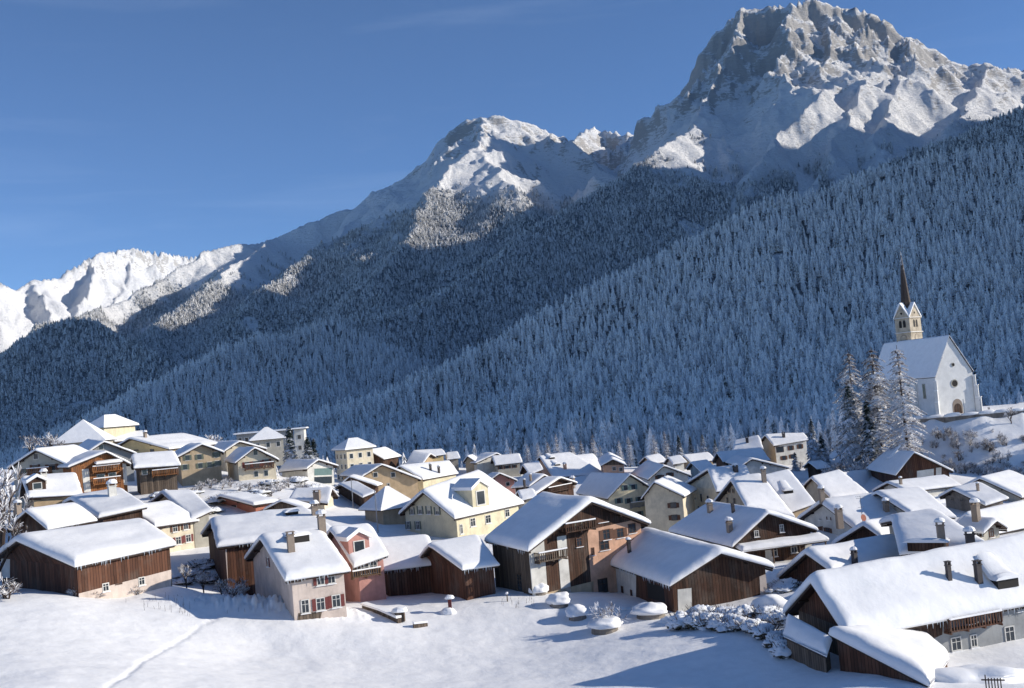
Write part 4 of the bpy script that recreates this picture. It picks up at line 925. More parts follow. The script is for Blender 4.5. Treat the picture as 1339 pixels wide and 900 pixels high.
META = dict(
 h01=dict(name='barn', cat='barn', label='broad brown timber barn with white corner pillar at the left edge of the village', front='redwood', tri='redwood', right='redwood', left='white', T=1.0, patch=[('F', [(1, 722), (13, 722), (13, 756), (1, 756)], 'white'), ('R', [(76, 782), (224, 745), (224, 790), (76, 800)], 'palewhite'), ('R', [(150, 752), (160, 750), (160, 764), (150, 766)], 'redwood')], win=[('R', 138, 768, .8, .9, None), ('R', 185, 760, .8, .9, None)]),
 h30=dict(label='pale plastered house with maroon shutters standing at the edge of the open field', front='palewhite', T=.85, win=[('F', 351, 735, .8, 1.1, 'maroon'), ('F', 347, 789, .7, 1.3, None), ('F', 357, 791, .7, 1.3, None), ('R', 399, 793, .9, 1.5, None), ('R', 419, 790, 1.0, 1.4, 'maroon'), ('R', 439.5, 786, 1.0, 1.4, 'maroon'), ('R', 419, 758, .9, 1.2, 'maroon'), ('R', 433, 756, .9, 1.2, None)], chim=[('R', 381, 722, .8, 2.0, False), ('R', 421, 690, .9, 1.3)], dorm=[('R', 392, 709, 2.4, 1.3)], patch=[('R', [(390, 802), (421, 800), (419, 809), (389, 811)], 'greywood')]),
 h31=dict(label='rose plastered house with a roof dormer, beside the pale house on the field', front='rose', T=.7, win=[('R', 467, 747, 1.1, 1.4, None), ('R', 477, 744, 1.1, 1.4, None), ('R', 488, 742, 1.1, 1.4, None)], dorm=[('R', 470, 722, 3.0, 1.7, 'gable', 'rose')], balc=[('R', 462, 756, 498, 750, .7, 'beam', True, .7)]),
 h32=dict(name='shed', cat='shed', label='low brown shed between the rose house and the timber barn with the zigzag snow edge', front='redwood', T=.6),
 h33=dict(name='barn', cat='barn', label='red-brown plank barn at the field edge, left of the salmon-walled farmhouse', front='redwood', side='redwood', T=.6, patch=[('F', [(547, 741), (555, 741), (557, 771), (549, 771)], 'palewhite')]),
 h67=dict(name='farmhouse', cat='farmhouse', label='tall farmhouse half salmon plaster half dark timber with white pillars and two balconies', front='wood', tri='wood', left='greywood', right='pink', T=.85, os=.9, og=1.2,
   poly=[('F', [(772, 652), (846, 684), (848, 790), (775, 790), (768, 698), (773, 684)], 'pink'), ('F', [(688, 705), (711, 705), (717, 790), (690, 800)], 'white'), ('F', [(728, 702), (740, 700), (748, 790), (735, 790)], 'white'), ('F', [(712, 776), (776, 760), (776, 792), (712, 796)], 'tan')],
   win=[('F', 787.5, 675, 1.5, 1.5, None, 'brownsh'), ('F', 792.6, 699, 1.2, 1.3, 'brownsh', 'brownsh'), ('F', 810.5, 697, 1.2, 1.2, 'brownsh', 'brownsh'), ('F', 826, 691, 1.2, 1.2, None, 'brownsh'), ('F', 790, 713, 1.5, 1.2, None, 'brownsh'), ('F', 775, 721, .4, .9, None, 'brownsh'), ('F', 756, 682, 1.1, 1.9, None, 'greensh'), ('F', 764, 681, 1.1, 1.9, None, 'greensh'), ('F', 757, 709, .9, 1.1, None, 'brownsh'), ('F', 788, 766, 1.5, 1.8, None, 'wood', 'door'), ('L', 680, 762, 1.2, 2.2, None, 'greywood', 'door')], balc=[('F', 741, 697, 779, 690, 1.5, 'wood'), ('F', 706, 735, 742, 729, 1.2, 'greywood')]),
 h66=dict(name='barn', cat='barn', label='large dark timber barn with white rear wall, right of the salmon farmhouse', front='wood', tri='wood', left='white', right='wood', T=.9,
   poly=[('L', [(832, 748), (880, 762), (890, 805), (832, 800)], 'redwood'), ('L', [(846, 760), (868, 768), (870, 788), (848, 782)], 'dark'), ('F', [(886, 771), (904, 769), (905, 800), (887, 806)], 'white'), ('F', [(993, 754), (1006, 750), (1008, 790), (995, 790)], 'palewhite')],
   win=[('L', 797, 761, .5, 1.0, None, 'brownsh'), ('L', 814, 771, .6, .8, None, 'brownsh'), ('L', 826, 777, .5, 1.0, None, 'brownsh')], chim=[('L', 823, 721, .5, 1.1, True, 'chimdark')]),
 h65=dict(name='barn', cat='barn', label='dark timber house with three roof chimneys and a snow-loaded canopy', front='wood', tri='wood', left='white', T=.8, win=[('F', 989, 698, .7, .9, None), ('F', 1022, 691, .6, 1.1, None), ('F', 1012, 722, 1.0, 1.3, None), ('F', 1038, 717, 1.0, 1.3, None)], chim=[('L', 929, 672, .9, 1.5), ('L', 959, 671, .5, 1.1, False, 'chimdark'), ('L', 954.5, 696, .9, 1.4)], poly=[('F', [(1000, 712), (1010, 711), (1012, 745), (1002, 746)], 'white'), ('F', [(1052, 703), (1062, 701), (1064, 745), (1054, 745)], 'white')]),
 h59=dict(name='farmhouse', cat='farmhouse', label='long foreground farmhouse with timber gable and grey plastered wall under one deep snow roof', front='greywood', tri='redwood', right='grey', left='greywood', T=1.25, og=1.3,
   chim=[('R', 1241, 755, .45, 1.1, False, 'chimdark'), ('R', 1280, 758, .6, 1.4, False, 'chimdark')], dorm=[('R', 1316, 763, 2.5, .8)], poly=[('R', [(1110, 800), (1231, 795), (1232, 830), (1110, 880)], 'wood')],
   win=[('R', 1334, 790, .9, 1.2, None), ('R', 1268, 803, .9, 1.7, None, 'beam', 'door'), ('R', 1320, 829, 1.1, 1.4, None), ('R', 1273, 838, .7, 1.1, None), ('R', 1250, 842, 1.1, 1.2, None)], balc=[('R', 1244, 824, 1311, 817, 1.0, 'redwood')]),
 h58=dict(name='barn', cat='barn', label='brown timber gable barn with one small chimney directly behind the long foreground farmhouse', front='redwood', tri='redwood', side='greywood', T=.85, chim=[('R', 1118, 736, .6, 1.1, True, 'chimdark')]),
 h27=dict(label='long red-brown walled house with a wide roof, directly behind the pale plastered house', front='redwood', right='redwood', T=.8, poly=[('R', [(286, 712), (296, 711), (298, 760), (288, 760)], 'palewhite')], dorm=[('R', 382, 673, 1.8, .7)], chim=[('R', 412, 674, .9, 1.3)]),
 h02=dict(label='cream house with maroon-shuttered windows facing the field, behind the broad brown barn', front='tan', right='cream', T=.7, win=[('R', 228.7, 691, .9, 1.1, 'brownsh'), ('R', 242.7, 688, .9, 1.1, 'brownsh'), ('R', 233, 707, 1.0, 1.2, 'maroon'), ('R', 246, 704, 1.0, 1.2, 'maroon')]),
 h03=dict(label='tan gabled house with a drooping right eave, just behind the cream maroon-shuttered house', front='tan', side='greybeige', T=.7),
 h04=dict(label='dark-gabled house with a stout white chimney, behind the broad brown barn', front='wood', side='wood', T=.7, chim=[('R', 147, 648, 1.2, 1.5, True, 'white')]),
 h05=dict(name='barn', cat='barn', label='small black-brown barn with a capped chimney at the left picture edge', front='wood', T=.7, chim=[('L', 24, 675, .8, 1.5)]),
 h06=dict(label='house with a roof dormer and ochre wall below the grey-beige balcony house', front='ochre', T=.6, dorm=[('R', 49, 640, 2.8, 1.3, 'gable', 'wood')], chim=[('R', 58, 632, .9, 1.6, True, 'white')]),
 h07=dict(label='tall grey-beige gabled house with an orange balcony at the far left', front='greybeige', T=.6, win=[('F', 47, 597, .9, 1, None), ('F', 46, 612, 1.1, 1.3, 'brownsh'), ('F', 68, 611, 1.4, 1.2, 'brownsh'), ('F', 29, 617, .9, 1.1, 'greensh')], balc=[('F', 35, 620, 64, 619, 1.2, 'orange')]),
 h08=dict(name='chalet', cat='chalet', label='honey-coloured wooden chalet with two stacked balconies on the left hillside', front='orange', side='orange', T=.5, win=[('F', 133, 608, 1.8, 1.4, None), ('F', 148, 606, 1.5, 1.4, None), ('F', 132, 625, 1.4, 1.3, None), ('F', 147, 623, 1.4, 1.3, None)], balc=[('F', 122, 618, 157, 614, 1.3, 'orange'), ('F', 123, 634, 158, 630, 1.3, 'orange')], poly=[('F', [(107, 614), (116, 613), (119, 643), (110, 644)], 'white'), ('F', [(160, 606), (169, 606), (171, 634), (162, 634)], 'white')]),
 h09=dict(label='grey gabled house peering over the honey-coloured chalet', front='grey', T=.5, win=[('F', 132, 585, .9, 1, None)]),
 h11=dict(label='bright yellow house with two dark windows on the skyline of the left hillside', front='yellow', T=.5, win=[('F', 178, 586, 1.4, 1.2, None, 'brownsh'), ('F', 199, 588, 1.2, 1.0, None, 'brownsh')], chim=[('R', 190, 572, .7, .9)]),
 h12=dict(label='flat white roof of a house behind the bright yellow one', front='grey', T=.4),
 h14=dict(label='grey weathered timber house with a honey balcony between the chalet and the tan house', front='greywood', T=.6, win=[('R', 189, 617, .9, 1.1, None)], balc=[('R', 200, 623, 233, 619, 1.1, 'orange')]),
 h15=dict(label='tan house with green-grey shutters on two rows of windows', front='tan', T=.55, win=[('F', 245, 598.7, .9, 1.1, 'greensh'), ('F', 260.7, 597.6, .9, 1.1, 'greensh'), ('F', 283, 594.7, .9, 1.1, 'greensh'), ('F', 242, 611, .9, 1.1, 'greensh'), ('F', 262, 609, .9, 1.1, 'greensh'), ('F', 274, 607.7, .9, 1.1, 'greensh'), ('F', 284, 606, .9, 1.1, 'greensh'), ('F', 263, 583, .4, .4, None)]),
 h16=dict(label='cream house whose gable shows behind the red-shuttered cream house', front='cream', T=.5),
 h17=dict(label='cream house with red shutters and a long balcony on its gable', front='cream', T=.5, win=[('F', 334, 592, .8, 1, None), ('F', 323, 608, 1.0, 1.2, 'maroon'), ('F', 335.5, 607, 1.4, 1.3, 'maroon'), ('F', 348.7, 604.5, 1.0, 1.2, 'maroon'), ('F', 335, 620, .8, 1.1, None), ('F', 348, 619, .8, 1.1, None)], balc=[('F', 321, 615, 358, 610, 1.1, 'brownsh')]),
 h18=dict(label='white house with a glazed veranda and a long blue-shaded roof wing', front='white', T=.45, poly=[('F', [(411, 613), (434, 612), (434, 621), (411, 622)], 'teal'), ('F', [(411, 624), (434, 623), (434, 632), (411, 633)], 'glass')], win=[('F', 416, 604, .4, .4, None)]),
 h20=dict(name='chalet', cat='chalet', label='small brown chalet right of the square cream hotel', front='wood', T=.45),
 h21=dict(label='ochre gabled house with two small windows in the middle of the left cluster', front='ochre', right='tan', T=.5, win=[('F', 491, 621, .9, 1, None), ('F', 514, 621, .9, 1, None), ('F', 508, 634, .5, .6, None)]),
 h22=dict(label='far house with a blue-shaded roof and ochre gable beside the far yellow one', front='ochre', T=.4),
 h72=dict(label='far yellow house with a long sunlit roof left of centre', front='yellow', T=.4, win=[('R', 571, 596, .8, .9, None)]),
 h73=dict(label='little grey-walled house right of the far yellow one', front='greybeige', T=.4),
 h23=dict(label='wide sunlit roof in front of the far yellow house', front='paleyellow', T=.5, chim=[('R', 563, 614, .5, .9, True, 'chimdark'), ('R', 574, 617, .5, .9, True, 'chimdark')]),
 h24=dict(name='barn', cat='barn', label='open dark barn with a sloping sunlit roof below the ochre gabled house', front='wood', side='wood', T=.45),
 h74=dict(name='barn', cat='barn', label='rear half of the twin dark barns, higher roof, below the ochre gabled house', front='wood', T=.45),
 h25=dict(label='low house with a blue-shaded roof and cream gable end facing right', front='cream', T=.4, chim=[('L', 415, 655, 1.2, 1.6, False)]),
 h26=dict(label='small brown-gabled house half buried behind the long dark-walled house', front='greywood', T=.5),
 h28=dict(label='brick-red house with a flat blue-shaded roof', front='red', T=.6, win=[('F', 287, 666, 1.0, 1.1, None), ('F', 306, 664, 1.9, 1.1, None)]),
 h34=dict(label='big pale yellow house with rows of windows and a tall gabled dormer', front='paleyellow', T=.8, win=[('F', 539, 668, .7, 1.3, 'greensh'), ('F', 549.6, 667, .8, 1.4, 'greensh'), ('F', 561, 667, .8, 1.4, 'greensh'), ('F', 572, 668, .8, 1.3, 'greensh'), ('F', 534, 687, .7, 1.4, 'greensh'), ('F', 546.6, 687, .8, 1.4, 'greensh'), ('R', 603, 692, .7, 1.6, None), ('R', 618, 683, 1.3, 1.4, None), ('R', 638, 679, 1.4, 1.4, None), ('R', 663, 671, 1.2, 1.3, None)], dorm=[('R', 629, 661, 4.2, 3.0, 'gable', 'paleyellow', 4.5)]),
 xx35=dict(label='steep blue-shaded roof with one sunlit face left of the big pale yellow house', front='tan', T=.6, poly=[('F', [(512, 678), (527, 677), (529, 700), (513, 700)], 'maroon')]),
 h36=dict(label='grey-beige house with three windows below a sunlit roof at the far centre', front='greybeige', T=.45, win=[('R', 654, 612, .8, .9, 'brownsh'), ('R', 663, 611, 1.1, .9, 'brownsh'), ('R', 672.7, 610, .8, .9, 'brownsh')]),
 h75=dict(name='barn', cat='barn', label='narrow steep dark-gabled barn at the far centre', front='wood', T=.45),
 h37=dict(label='rosy gabled house with one window at the far centre', front='rose', T=.45, win=[('F', 664, 633, .9, .9, None)]),
 h39=dict(label='blue-shaded roof with a dark chimney right of the rosy gable', front='wood', T=.5, chim=[('L', 686, 636, .5, 1.2, True, 'chimdark'), ('L', 694, 628, .5, 1.0)]),
 h40=dict(name='shed', cat='shed', label='low snow-covered shed immediately left of the salmon farmhouse ridge', front='greybeige', T=.5),
 h41=dict(name='chalet', cat='chalet', label='dark wooden chalet with a balcony behind the salmon farmhouse ridge', front='wood', tri='wood', T=.5, win=[('F', 722, 638, .9, .9, None), ('F', 740, 636, .9, .9, None)], balc=[('F', 718, 645, 748, 638, 1.0, 'wood')], chim=[('R', 749, 634, .9, 1.2)]),
 h42=dict(label='broad sunlit roof with two snowy dormers in the far middle', front='pink', T=.6, dorm=[('R', 722, 600, 1.5, .7), ('R', 729, 609, 1.6, .7)], chim=[('R', 739, 614, .8, 1.2, True, 'pink')]),
 h76=dict(label='sunlit roof with a snow-humped dormer, right half of the broad far pair', front='tan', T=.6, dorm=[('R', 763, 611, 1.8, .8)]),
 h43=dict(label='pinkish hipped house with exposed timber gable in front of frosted trees', front='pink', tri='greywood', T=.6, win=[('F', 803, 613, .9, .9, None), ('F', 812, 614, .9, .9, None)]),
 h45=dict(label='tall pale yellow gable with teal shutters in rows', front='paleyellow', T=.5, win=[('F', 818, 638, 1.0, 1.2, 'teal'), ('F', 828, 637, 1.0, 1.2, 'teal'), ('F', 809, 655, 1.0, 1.2, 'teal'), ('F', 822, 655, 1.0, 1.2, 'teal'), ('F', 836, 653, 1.0, 1.2, 'teal'), ('F', 847, 652, 1.0, 1.2, 'teal'), ('F', 836, 672, 1.0, 1.2, 'teal'), ('F', 850, 670, 1.0, 1.2, 'teal'), ('F', 840, 688, 1.0, 1.2, 'teal'), ('F', 852, 686, 1.0, 1.2, 'teal')], balc=[('F', 826, 664, 848, 661, .9, 'metal')]),
 h46=dict(label='yellow house with brown shutters leaning against the teal-shuttered gable', front='cream', T=.5, win=[('F', 880.5, 661, 1.3, 1.1, 'brownsh', 'brownsh'), ('F', 882, 677, 1.3, 1.1, 'brownsh', 'brownsh')]),
 h47=dict(label='white gabled house with brown shutters and blue-shaded roof behind the teal-shuttered gable', front='white', T=.5, win=[('F', 862.5, 624, 1.2, .9, 'brownsh', 'brownsh'), ('F', 876, 621, 1.0, 1.0, 'brownsh', 'brownsh')]),
 h48=dict(label='cream guesthouse with tall narrow windows and a wind-sculpted hipped roof', front='cream', T=.8, win=[('F', 903, 648, .7, 1.6, None), ('F', 909, 649, .7, 1.6, None), ('F', 917, 651, .9, 1.8, None), ('F', 926, 653, .7, 1.6, None), ('F', 905, 664, .7, 1.4, None), ('F', 914, 666, .7, 1.4, None), ('F', 925, 669, .7, 1.4, None)], chim=[('R', 962, 617, 1.0, 1.1, True, 'chimdark')]),
 h49=dict(label='steep tan gable with paired windows beside the cream guesthouse', front='tan', tri='tan', T=.7, win=[('F', 951, 655, 1.0, 1.1, None, 'brownsh'), ('F', 960, 656, 1.0, 1.1, None, 'brownsh'), ('F', 953, 642, .5, .6, None, 'brownsh'), ('F', 958, 642, .5, .6, None, 'brownsh')], chim=[('R', 999, 626, .8, 1.5)]),
 h50=dict(label='steep sunlit roof with a snow-humped dormer right of the tan gable', front='tan', T=.6, dorm=[('R', 1031, 645, 1.9, .9)]),
 h51=dict(label='sunlit roof with a whip antenna below the upper white house', front='wood', T=.5),
 h77=dict(label='white gable with a long low roof behind the wind-sculpted guesthouse roof', front='white', T=.5, win=[('F', 997, 606, .5, .5, None)]),
 h52=dict(label='upper white house with dark shuttered windows at the foot of the forest', front='tan', right='white', T=.6, win=[('R', 1020, 588, 2.4, 1.6, None, 'brownsh'), ('R', 1034, 586, 1.1, 1.3, 'brownsh', 'brownsh'), ('R', 1046, 584, 1.1, 1.3, 'brownsh', 'brownsh'), ('R', 1025, 599, 1.2, 1.2, 'brownsh', 'brownsh'), ('R', 1036, 597, 1.2, 1.2, 'brownsh', 'brownsh')], chim=[('R', 1025, 573, .8, 1.4, False, 'chimdark')]),
 h78=dict(label='sunlit roof with a dark chimney left of the upper white house', front='tan', T=.5, chim=[('R', 977, 577, .9, 1.0, False, 'chimdark')]),
 h53=dict(name='barn', cat='barn', label='big dark red gabled barn with blue-shaded roof below the church hill', front='redwood', tri='redwood', T=.5, dorm=[('L', 1163, 601, 1.2, .4)], poly=[('F', [(1199, 616), (1221, 613), (1221, 640), (1199, 640)], 'white'), ('F', [(1224, 612), (1231, 611), (1231, 640), (1224, 640)], 'white')]),
 h55=dict(label='white gabled house with wooden shutters under the wide roof carrying an antenna', front='white', T=.9, win=[('F', 1073, 677, .8, .8, None), ('F', 1084, 675, .8, 1.3, 'brownsh'), ('F', 1083, 696, 1.3, 1.4, 'brownsh', 'brownsh')], poly=[('F', [(1069, 689), (1076, 688), (1076, 699), (1069, 700)], 'brownsh')], chim=[('R', 1075, 652, .8, 1.3), ('R', 1098, 684, 1.0, 2.0), ('R', 1159, 667, .8, 1.1)]),
 h56=dict(label='small dark gable with a satellite dish at its apex', front='tan', tri='wood', T=.8),
 h57=dict(label='smooth rounded roof with a long snow-humped dormer and two capped chimneys', front='greybeige', T=.9, dorm=[('R', 1211, 716, 4.0, 1.0, 'eyebrow', 'wood', 3.5)], chim=[('R', 1232, 714, .8, 2.3), ('R', 1269, 710, .9, .9, True, 'chimdark')]),
 h61=dict(label='grey rubble gable with two dark holes in the right middle', front='rubble', T=.6, win=[('F', 1245, 651, .5, .7, None, 'dark'), ('F', 1257, 652, .5, .7, None, 'dark')], chim=[('R', 1279, 642, .4, .9)]),
 h62=dict(label='large sunlit roof at the right edge below the church bank', front='greybeige', T=.6),
 h63=dict(label='little beige gable with one brown window and a stone chimney at the right edge', front='greybeige', T=.5, win=[('F', 1296, 697, .8, 1.0, None, 'brownsh')], chim=[('L', 1277, 680, .9, 1.9)]),
 h64=dict(label='sunlit roof running out of the picture at the right, behind the little beige gable', front='greybeige', T=.6),
 h79=dict(label='broad sunlit roof right of the snow-humped dormer roof, no chimneys', front='greybeige', T=.6),
 h80=dict(label='white roof left of the dark red barn, touching its blue-shaded slope', front='greybeige', T=.6),
 h81=dict(label='wide smooth roof between the antenna roof and the rubble gable', front='greybeige', T=.7),
 h82=dict(label='long low white roof directly in front of the dark red barn', front='white', T=.55, chim=[('R', 1178, 633, .5, .8)]),
 h83=dict(label='blue-shaded double roof at the far centre edge of the forest', front='white', T=.45),
 h84=dict(label='far sunlit roof nearest the forest right of centre', front='tan', T=.45),
 h85=dict(label='tiny far roof left of the sunlit roof near the forest', front='white', T=.4),
 h86=dict(label='small far white gable left of the wind-sculpted guesthouse roof', front='white', T=.45, win=[('F', 900, 612, .8, .8, None)]),
 h88=dict(label='tiny far tan gable right of the little grey-walled house', front='tan', T=.4),
 h90=dict(label='far snow roof behind the white brown-shuttered gable', front='tan', T=.45),
 h91=dict(name='shed', cat='shed', label='tiny dark-gabled shed among conifers left of the dark red barn', front='wood', T=.4),
 h92=dict(name='shed', cat='shed', label='tiny snow-buried shed below the upper white house', front='wood', T=.4),
 h94=dict(label='narrow roof strip between the wide smooth roof and the rubble gable', front='greybeige', T=.5),
)
HS = {}
for key, (obs, fitp) in HD.items():
    if key not in META: continue
    mt = dict(META[key]); poly = mt.pop('poly', [])
    pt = mt.pop('patch', [])
    H_ = House(key, obs, fitp, **mt); HS[key] = H_
    for face, pts, mat in poly + pt:
        p, n, d = H_.planes[face]; P_ = [hit(a, b, p, n) for a, b in pts]
        # keep the panel inside its wall
        p0 = p; Lw = np.linalg.norm({'F': H_.fr - H_.fl, 'R': H_.br - H_.fr, 'L': H_.fl - H_.bl}[face][:2]); q = []
        for v in P_:
            s_ = min(max(np.dot(v - p0, d), .0), Lw)
            if face == 'F':
                tA = np.dot(H_.fa - p0, d); top = (H_.fl[2] + (H_.fa[2] - H_.fl[2]) * s_ / tA) if s_ < tA else (H_.fa[2] + (H_.fr[2] - H_.fa[2]) * (s_ - tA) / (Lw - tA))
            else: top = {'R': H_.fr, 'L': H_.bl}[face][2] + ({'R': H_.br, 'L': H_.fl}[face][2] - {'R': H_.fr, 'L': H_.bl}[face][2]) * s_ / Lw
            z = min(v[2], top - .02); w_ = p0 + d * s_; w_[2] = z; q.append(w_)
        m = MB(); k = len(q); o_ = .045 if mat in ('glass', 'dark') else .03
        m.add([v + n * o_ for v in q] + [v - n * .1 for v in q], [tuple(range(k))[::-1], tuple(range(k, 2 * k))] + [(i, (i + 1) % k, k + (i + 1) % k, k + i) for i in range(k)])
        m.build('opening' if mat in ('glass', 'dark') else 'wall_panel', M[mat], H_.root)
# ------------------------------------------------------------------ lean-to roofs, canopies and other slabs
def bil3(q, u, v): return (q[0] * (1 - u) + q[1] * u) * (1 - v) + (q[3] * (1 - u) + q[2] * u) * v
def slab_building(root, corners, T, wall_mat, zb, parent_part=None, inset=.6, snow_name='roof_snow', walls=True, sd=3, droop=.0):
    q = [np.array(c, float) for c in corners]; mb = MB()
    Lu = np.linalg.norm(q[1] - q[0]); Lv = np.linalg.norm(q[3] - q[0]); e = min(T * 1.2, Lu * .3, Lv * .3)
    def kn(L, n):
        ed = [0, .08 * e, .25 * e, .5 * e, .8 * e, 1.15 * e]; return [x / L for x in ed] + list(np.linspace(1.15 * e / L, 1 - 1.15 * e / L, n + 2))[1:-1] + [1 - x / L for x in ed[::-1]]
    U_, V_ = kn(Lu, int(Lu / .9) + 1), kn(Lv, int(Lv / .9) + 1); vs = []
    for u in U_:
        for v in V_:
            p = bil3(q, u, v); d = min(u * Lu, (1 - u) * Lu, v * Lv, (1 - v) * Lv) / e
            h = math.sqrt(max(0, 1 - (1 - min(1, d)) ** 2)); n = mnoise.noise(Vector((p[0] * .35, p[1] * .35, sd)))
            p[2] += -T + T * (.2 + .8 * h) + n * .25 * min(1, d); c = bil3(q, .5, .5); o = p - c; o[2] = 0; o = o / max(1e-6, np.linalg.norm(o))
            p += o * (1 - min(1, d)) ** 2 * (.12 + .2 * mnoise.noise(Vector((p[0], p[1], sd + 4)))); vs.append(p)
    nb = len(vs)
    for u in U_:
        for v in V_: p = bil3(q, u, v); p[2] -= T; vs.append(p)
    nu, nv = len(U_), len(V_); fs = []
    for i in range(nu - 1):
        for j in range(nv - 1):
            a = i * nv + j; fs += [(a, a + nv, a + nv + 1, a + 1), (nb + a, nb + a + 1, nb + a + nv + 1, nb + a + nv)]
    for i in range(nu - 1):
        for j in (0, nv - 1): a = i * nv + j; fs.append((a, nb + a, nb + a + nv, a + nv))
    for j in range(nv - 1):
        for i in (0, nu - 1): a = i * nv + j; fs.append((a, a + 1, nb + a + 1, nb + a))
    mb.add(vs, fs); rb = MB()
    v8 = [bil3(q, u, v) + np.array((0, 0, -T - .004 - dz)) for dz in (0, .2) for u, v in ((.02, .02), (.98, .02), (.98, .98), (.02, .98))]
    rb.add(v8, [(0, 1, 2, 3), (4, 7, 6, 5), (0, 4, 5, 1), (1, 5, 6, 2), (2, 6, 7, 3), (3, 7, 4, 0)])
    ro = rb.build('roof', M['dkbrown'], root); mb.build(snow_name, M['snow'], ro, smooth=True)
    if walls:
        W = MB(); iu, iv = inset / Lu, inset / Lv
        t = [bil3(q, u, v) + np.array((0, 0, -T - .19)) for u, v in ((iu, iv), (1 - iu, iv), (1 - iu, 1 - iv), (iu, 1 - iv))]; b = [np.array((p[0], p[1], zb)) for p in t]
        W.add(t + b, [(0, 4, 5, 1), (1, 5, 6, 2), (2, 6, 7, 3), (3, 7, 4, 0)]); W.build('wall', M[wall_mat], root)
    return q
def Q(*pts): return [at(a, b, c * SCL) for a, b, c in pts]
# shed in front of the long farmhouse
qs = Q((1082, 812, 80), (1214, 879, 75), (1239, 846, 83), (1203, 812, 88))
r_ = empty('shed', (qs[1][0], qs[1][1], gz(qs[1][0], qs[1][1]))); tag(r_, 'low timber shed with a thick tongue of snow, leaning against the long foreground farmhouse', 'shed')
slab_building(r_, qs, 1.25, 'redwood', -3, inset=.5, sd=8)
m = MB(); a, b = at(1100, 850, 79 * SCL), at(1200, 884, 76.5 * SCL)
qs = Q((1030, 797, 86), (1086, 828, 81), (1080, 848, 79.5), (1024, 822, 84))
r_ = empty('shed', (qs[2][0], qs[2][1], gz(qs[2][0], qs[2][1]))); tag(r_, 'narrow grey-boarded lean-to under a snow roll, left of the low timber shed', 'shed')
slab_building(r_, qs, .8, 'greywood', -3, inset=.35, sd=12)
# canopy on the three-chimney house belongs to that house
p_, n_, d_ = HS['h65'].planes['F']
a = hit(962, 716, p_ + n_ * .2, n_); b = hit(1072, 694, p_ + n_ * .2, n_); z_ = (a[2] + b[2]) / 2; a[2] = b[2] = z_ + .35
qs = [a, b, b + n_ * 2.3 - np.array((0, 0, .45)), a + n_ * 2.3 - np.array((0, 0, .45))]
_q = slab_building(HS['h65'].root, qs, .8, 'wood', 0, walls=False, sd=15)
for f in (.03, .35, .66, .97):
    m = MB(); t = qs[3] * (1 - f) + qs[2] * f - n_ * .25; m.tube(t - np.array((0, 0, 1.0)), (t[0], t[1], gz(t[0], t[1]) - .5), .12, .12, 6); m.build('post', M['beam'], HS['h65'].root)
# little snowy awning on the honey chalet
p_, n_, d_ = HS['h08'].planes['F']; a = hit(123, 603, p_ + n_ * .1, n_); b = hit(156, 599, p_ + n_ * .1, n_); b[2] = a[2] = (a[2] + b[2]) / 2
slab_building(HS['h08'].root, [a, b, b + n_ * 1.5 - np.array((0, 0, .3)), a + n_ * 1.5 - np.array((0, 0, .3))], .45, 'orange', 0, walls=False, sd=19)

# ------------------------------------------------------------------ larger buildings with hipped roofs
def hip(name, label, cat, corner, D, th, w, l, hgt, rise, mats, rows=(), T=.5, cols=(3, 3), over=.9, ridge=.35):
    c = at(corner[0], corner[1], D * SCL); th = math.radians(th)     # nearest eave corner; faces to both sides of it
    a = np.array([math.cos(th), math.sin(th), 0]); b = np.array([-math.sin(th), math.cos(th), 0]); Z = np.array([0, 0, 1.])
    ctr = c + a * w / 2 + b * l / 2; root = empty(name, (ctr[0], ctr[1], c[2] - hgt)); tag(root, label, cat)
    W = MB(); ci = [c, c + a * w, c + a * w + b * l, c + b * l]; W.add([p - Z * (hgt + 3) for p in ci] + ci, [(0, 1, 5, 4), (1, 2, 6, 5), (2, 3, 7, 6), (3, 0, 4, 7)], 0)
    W.build('wall', M[mats], root)
    eo = [c - a * over - b * over, c + a * (w + over) - b * over, c + a * (w + over) + b * (l + over), c - a * over + b * (l + over)]
    if rise > 0:
        r0 = ctr - a * w * ridge * .5 * (w > l) - b * l * ridge * .5 * (l >= w) + Z * rise; r1 = ctr + a * w * ridge * .5 * (w > l) + b * l * ridge * .5 * (l >= w) + Z * rise
    for nm, dz, mt, top in (('roof', 0, M['dkbrown'], .12), ('roof_snow', .125, M['snow'], T)):
        m = MB(); lo = [p + Z * dz for p in eo]; hi = [p + Z * (dz + top * .75) + U(np.r_[(ctr - p)[:2], 0]) * .25 * (top > .2) for p in eo]
        if rise > 0:
            vs = lo + hi + [r0 + Z * (dz + top), r1 + Z * (dz + top)]
            if l >= w: f = [(4, 5, 8), (5, 6, 9, 8), (6, 7, 9), (7, 4, 8, 9)]
            else: f = [(4, 5, 9, 8), (5, 6, 9), (6, 7, 8, 9), (7, 4, 8)]
        else: vs = lo + hi; f = [(4, 5, 6, 7)]
        m.add(vs, [(0, 3, 2, 1), (0, 1, 5, 4), (1, 2, 6, 5), (2, 3, 7, 6), (3, 0, 4, 7)] + f)
        if nm == 'roof': ro = m.build(nm, mt, root)
        else: m.build(nm, mt, ro)
    for zr in rows:
        for (o, d, n, L, k) in ((c, a, -b, w, cols[0]), (c, b, -a, l, cols[1])):
            for i in range(k):
                p = o + d * L * (i + .5) / k - Z * zr; m = MB(); m.box(p + n * .02, 1.0, .1, 1.3, d, n, Z, 1); m.box(p + n * .01, 1.35, .08, 1.6, d, n, Z, 0)
                m.build('window', [M['frame'], M['glass']], root)
    return root
hip('hotel', 'square cream hotel with three rows of windows on the skyline', 'hotel', (453, 589), 250, 35, 8.5, 7.5, 11, 2.6, 'cream', (1.8, 4.8, 7.8), .6, (3, 3))
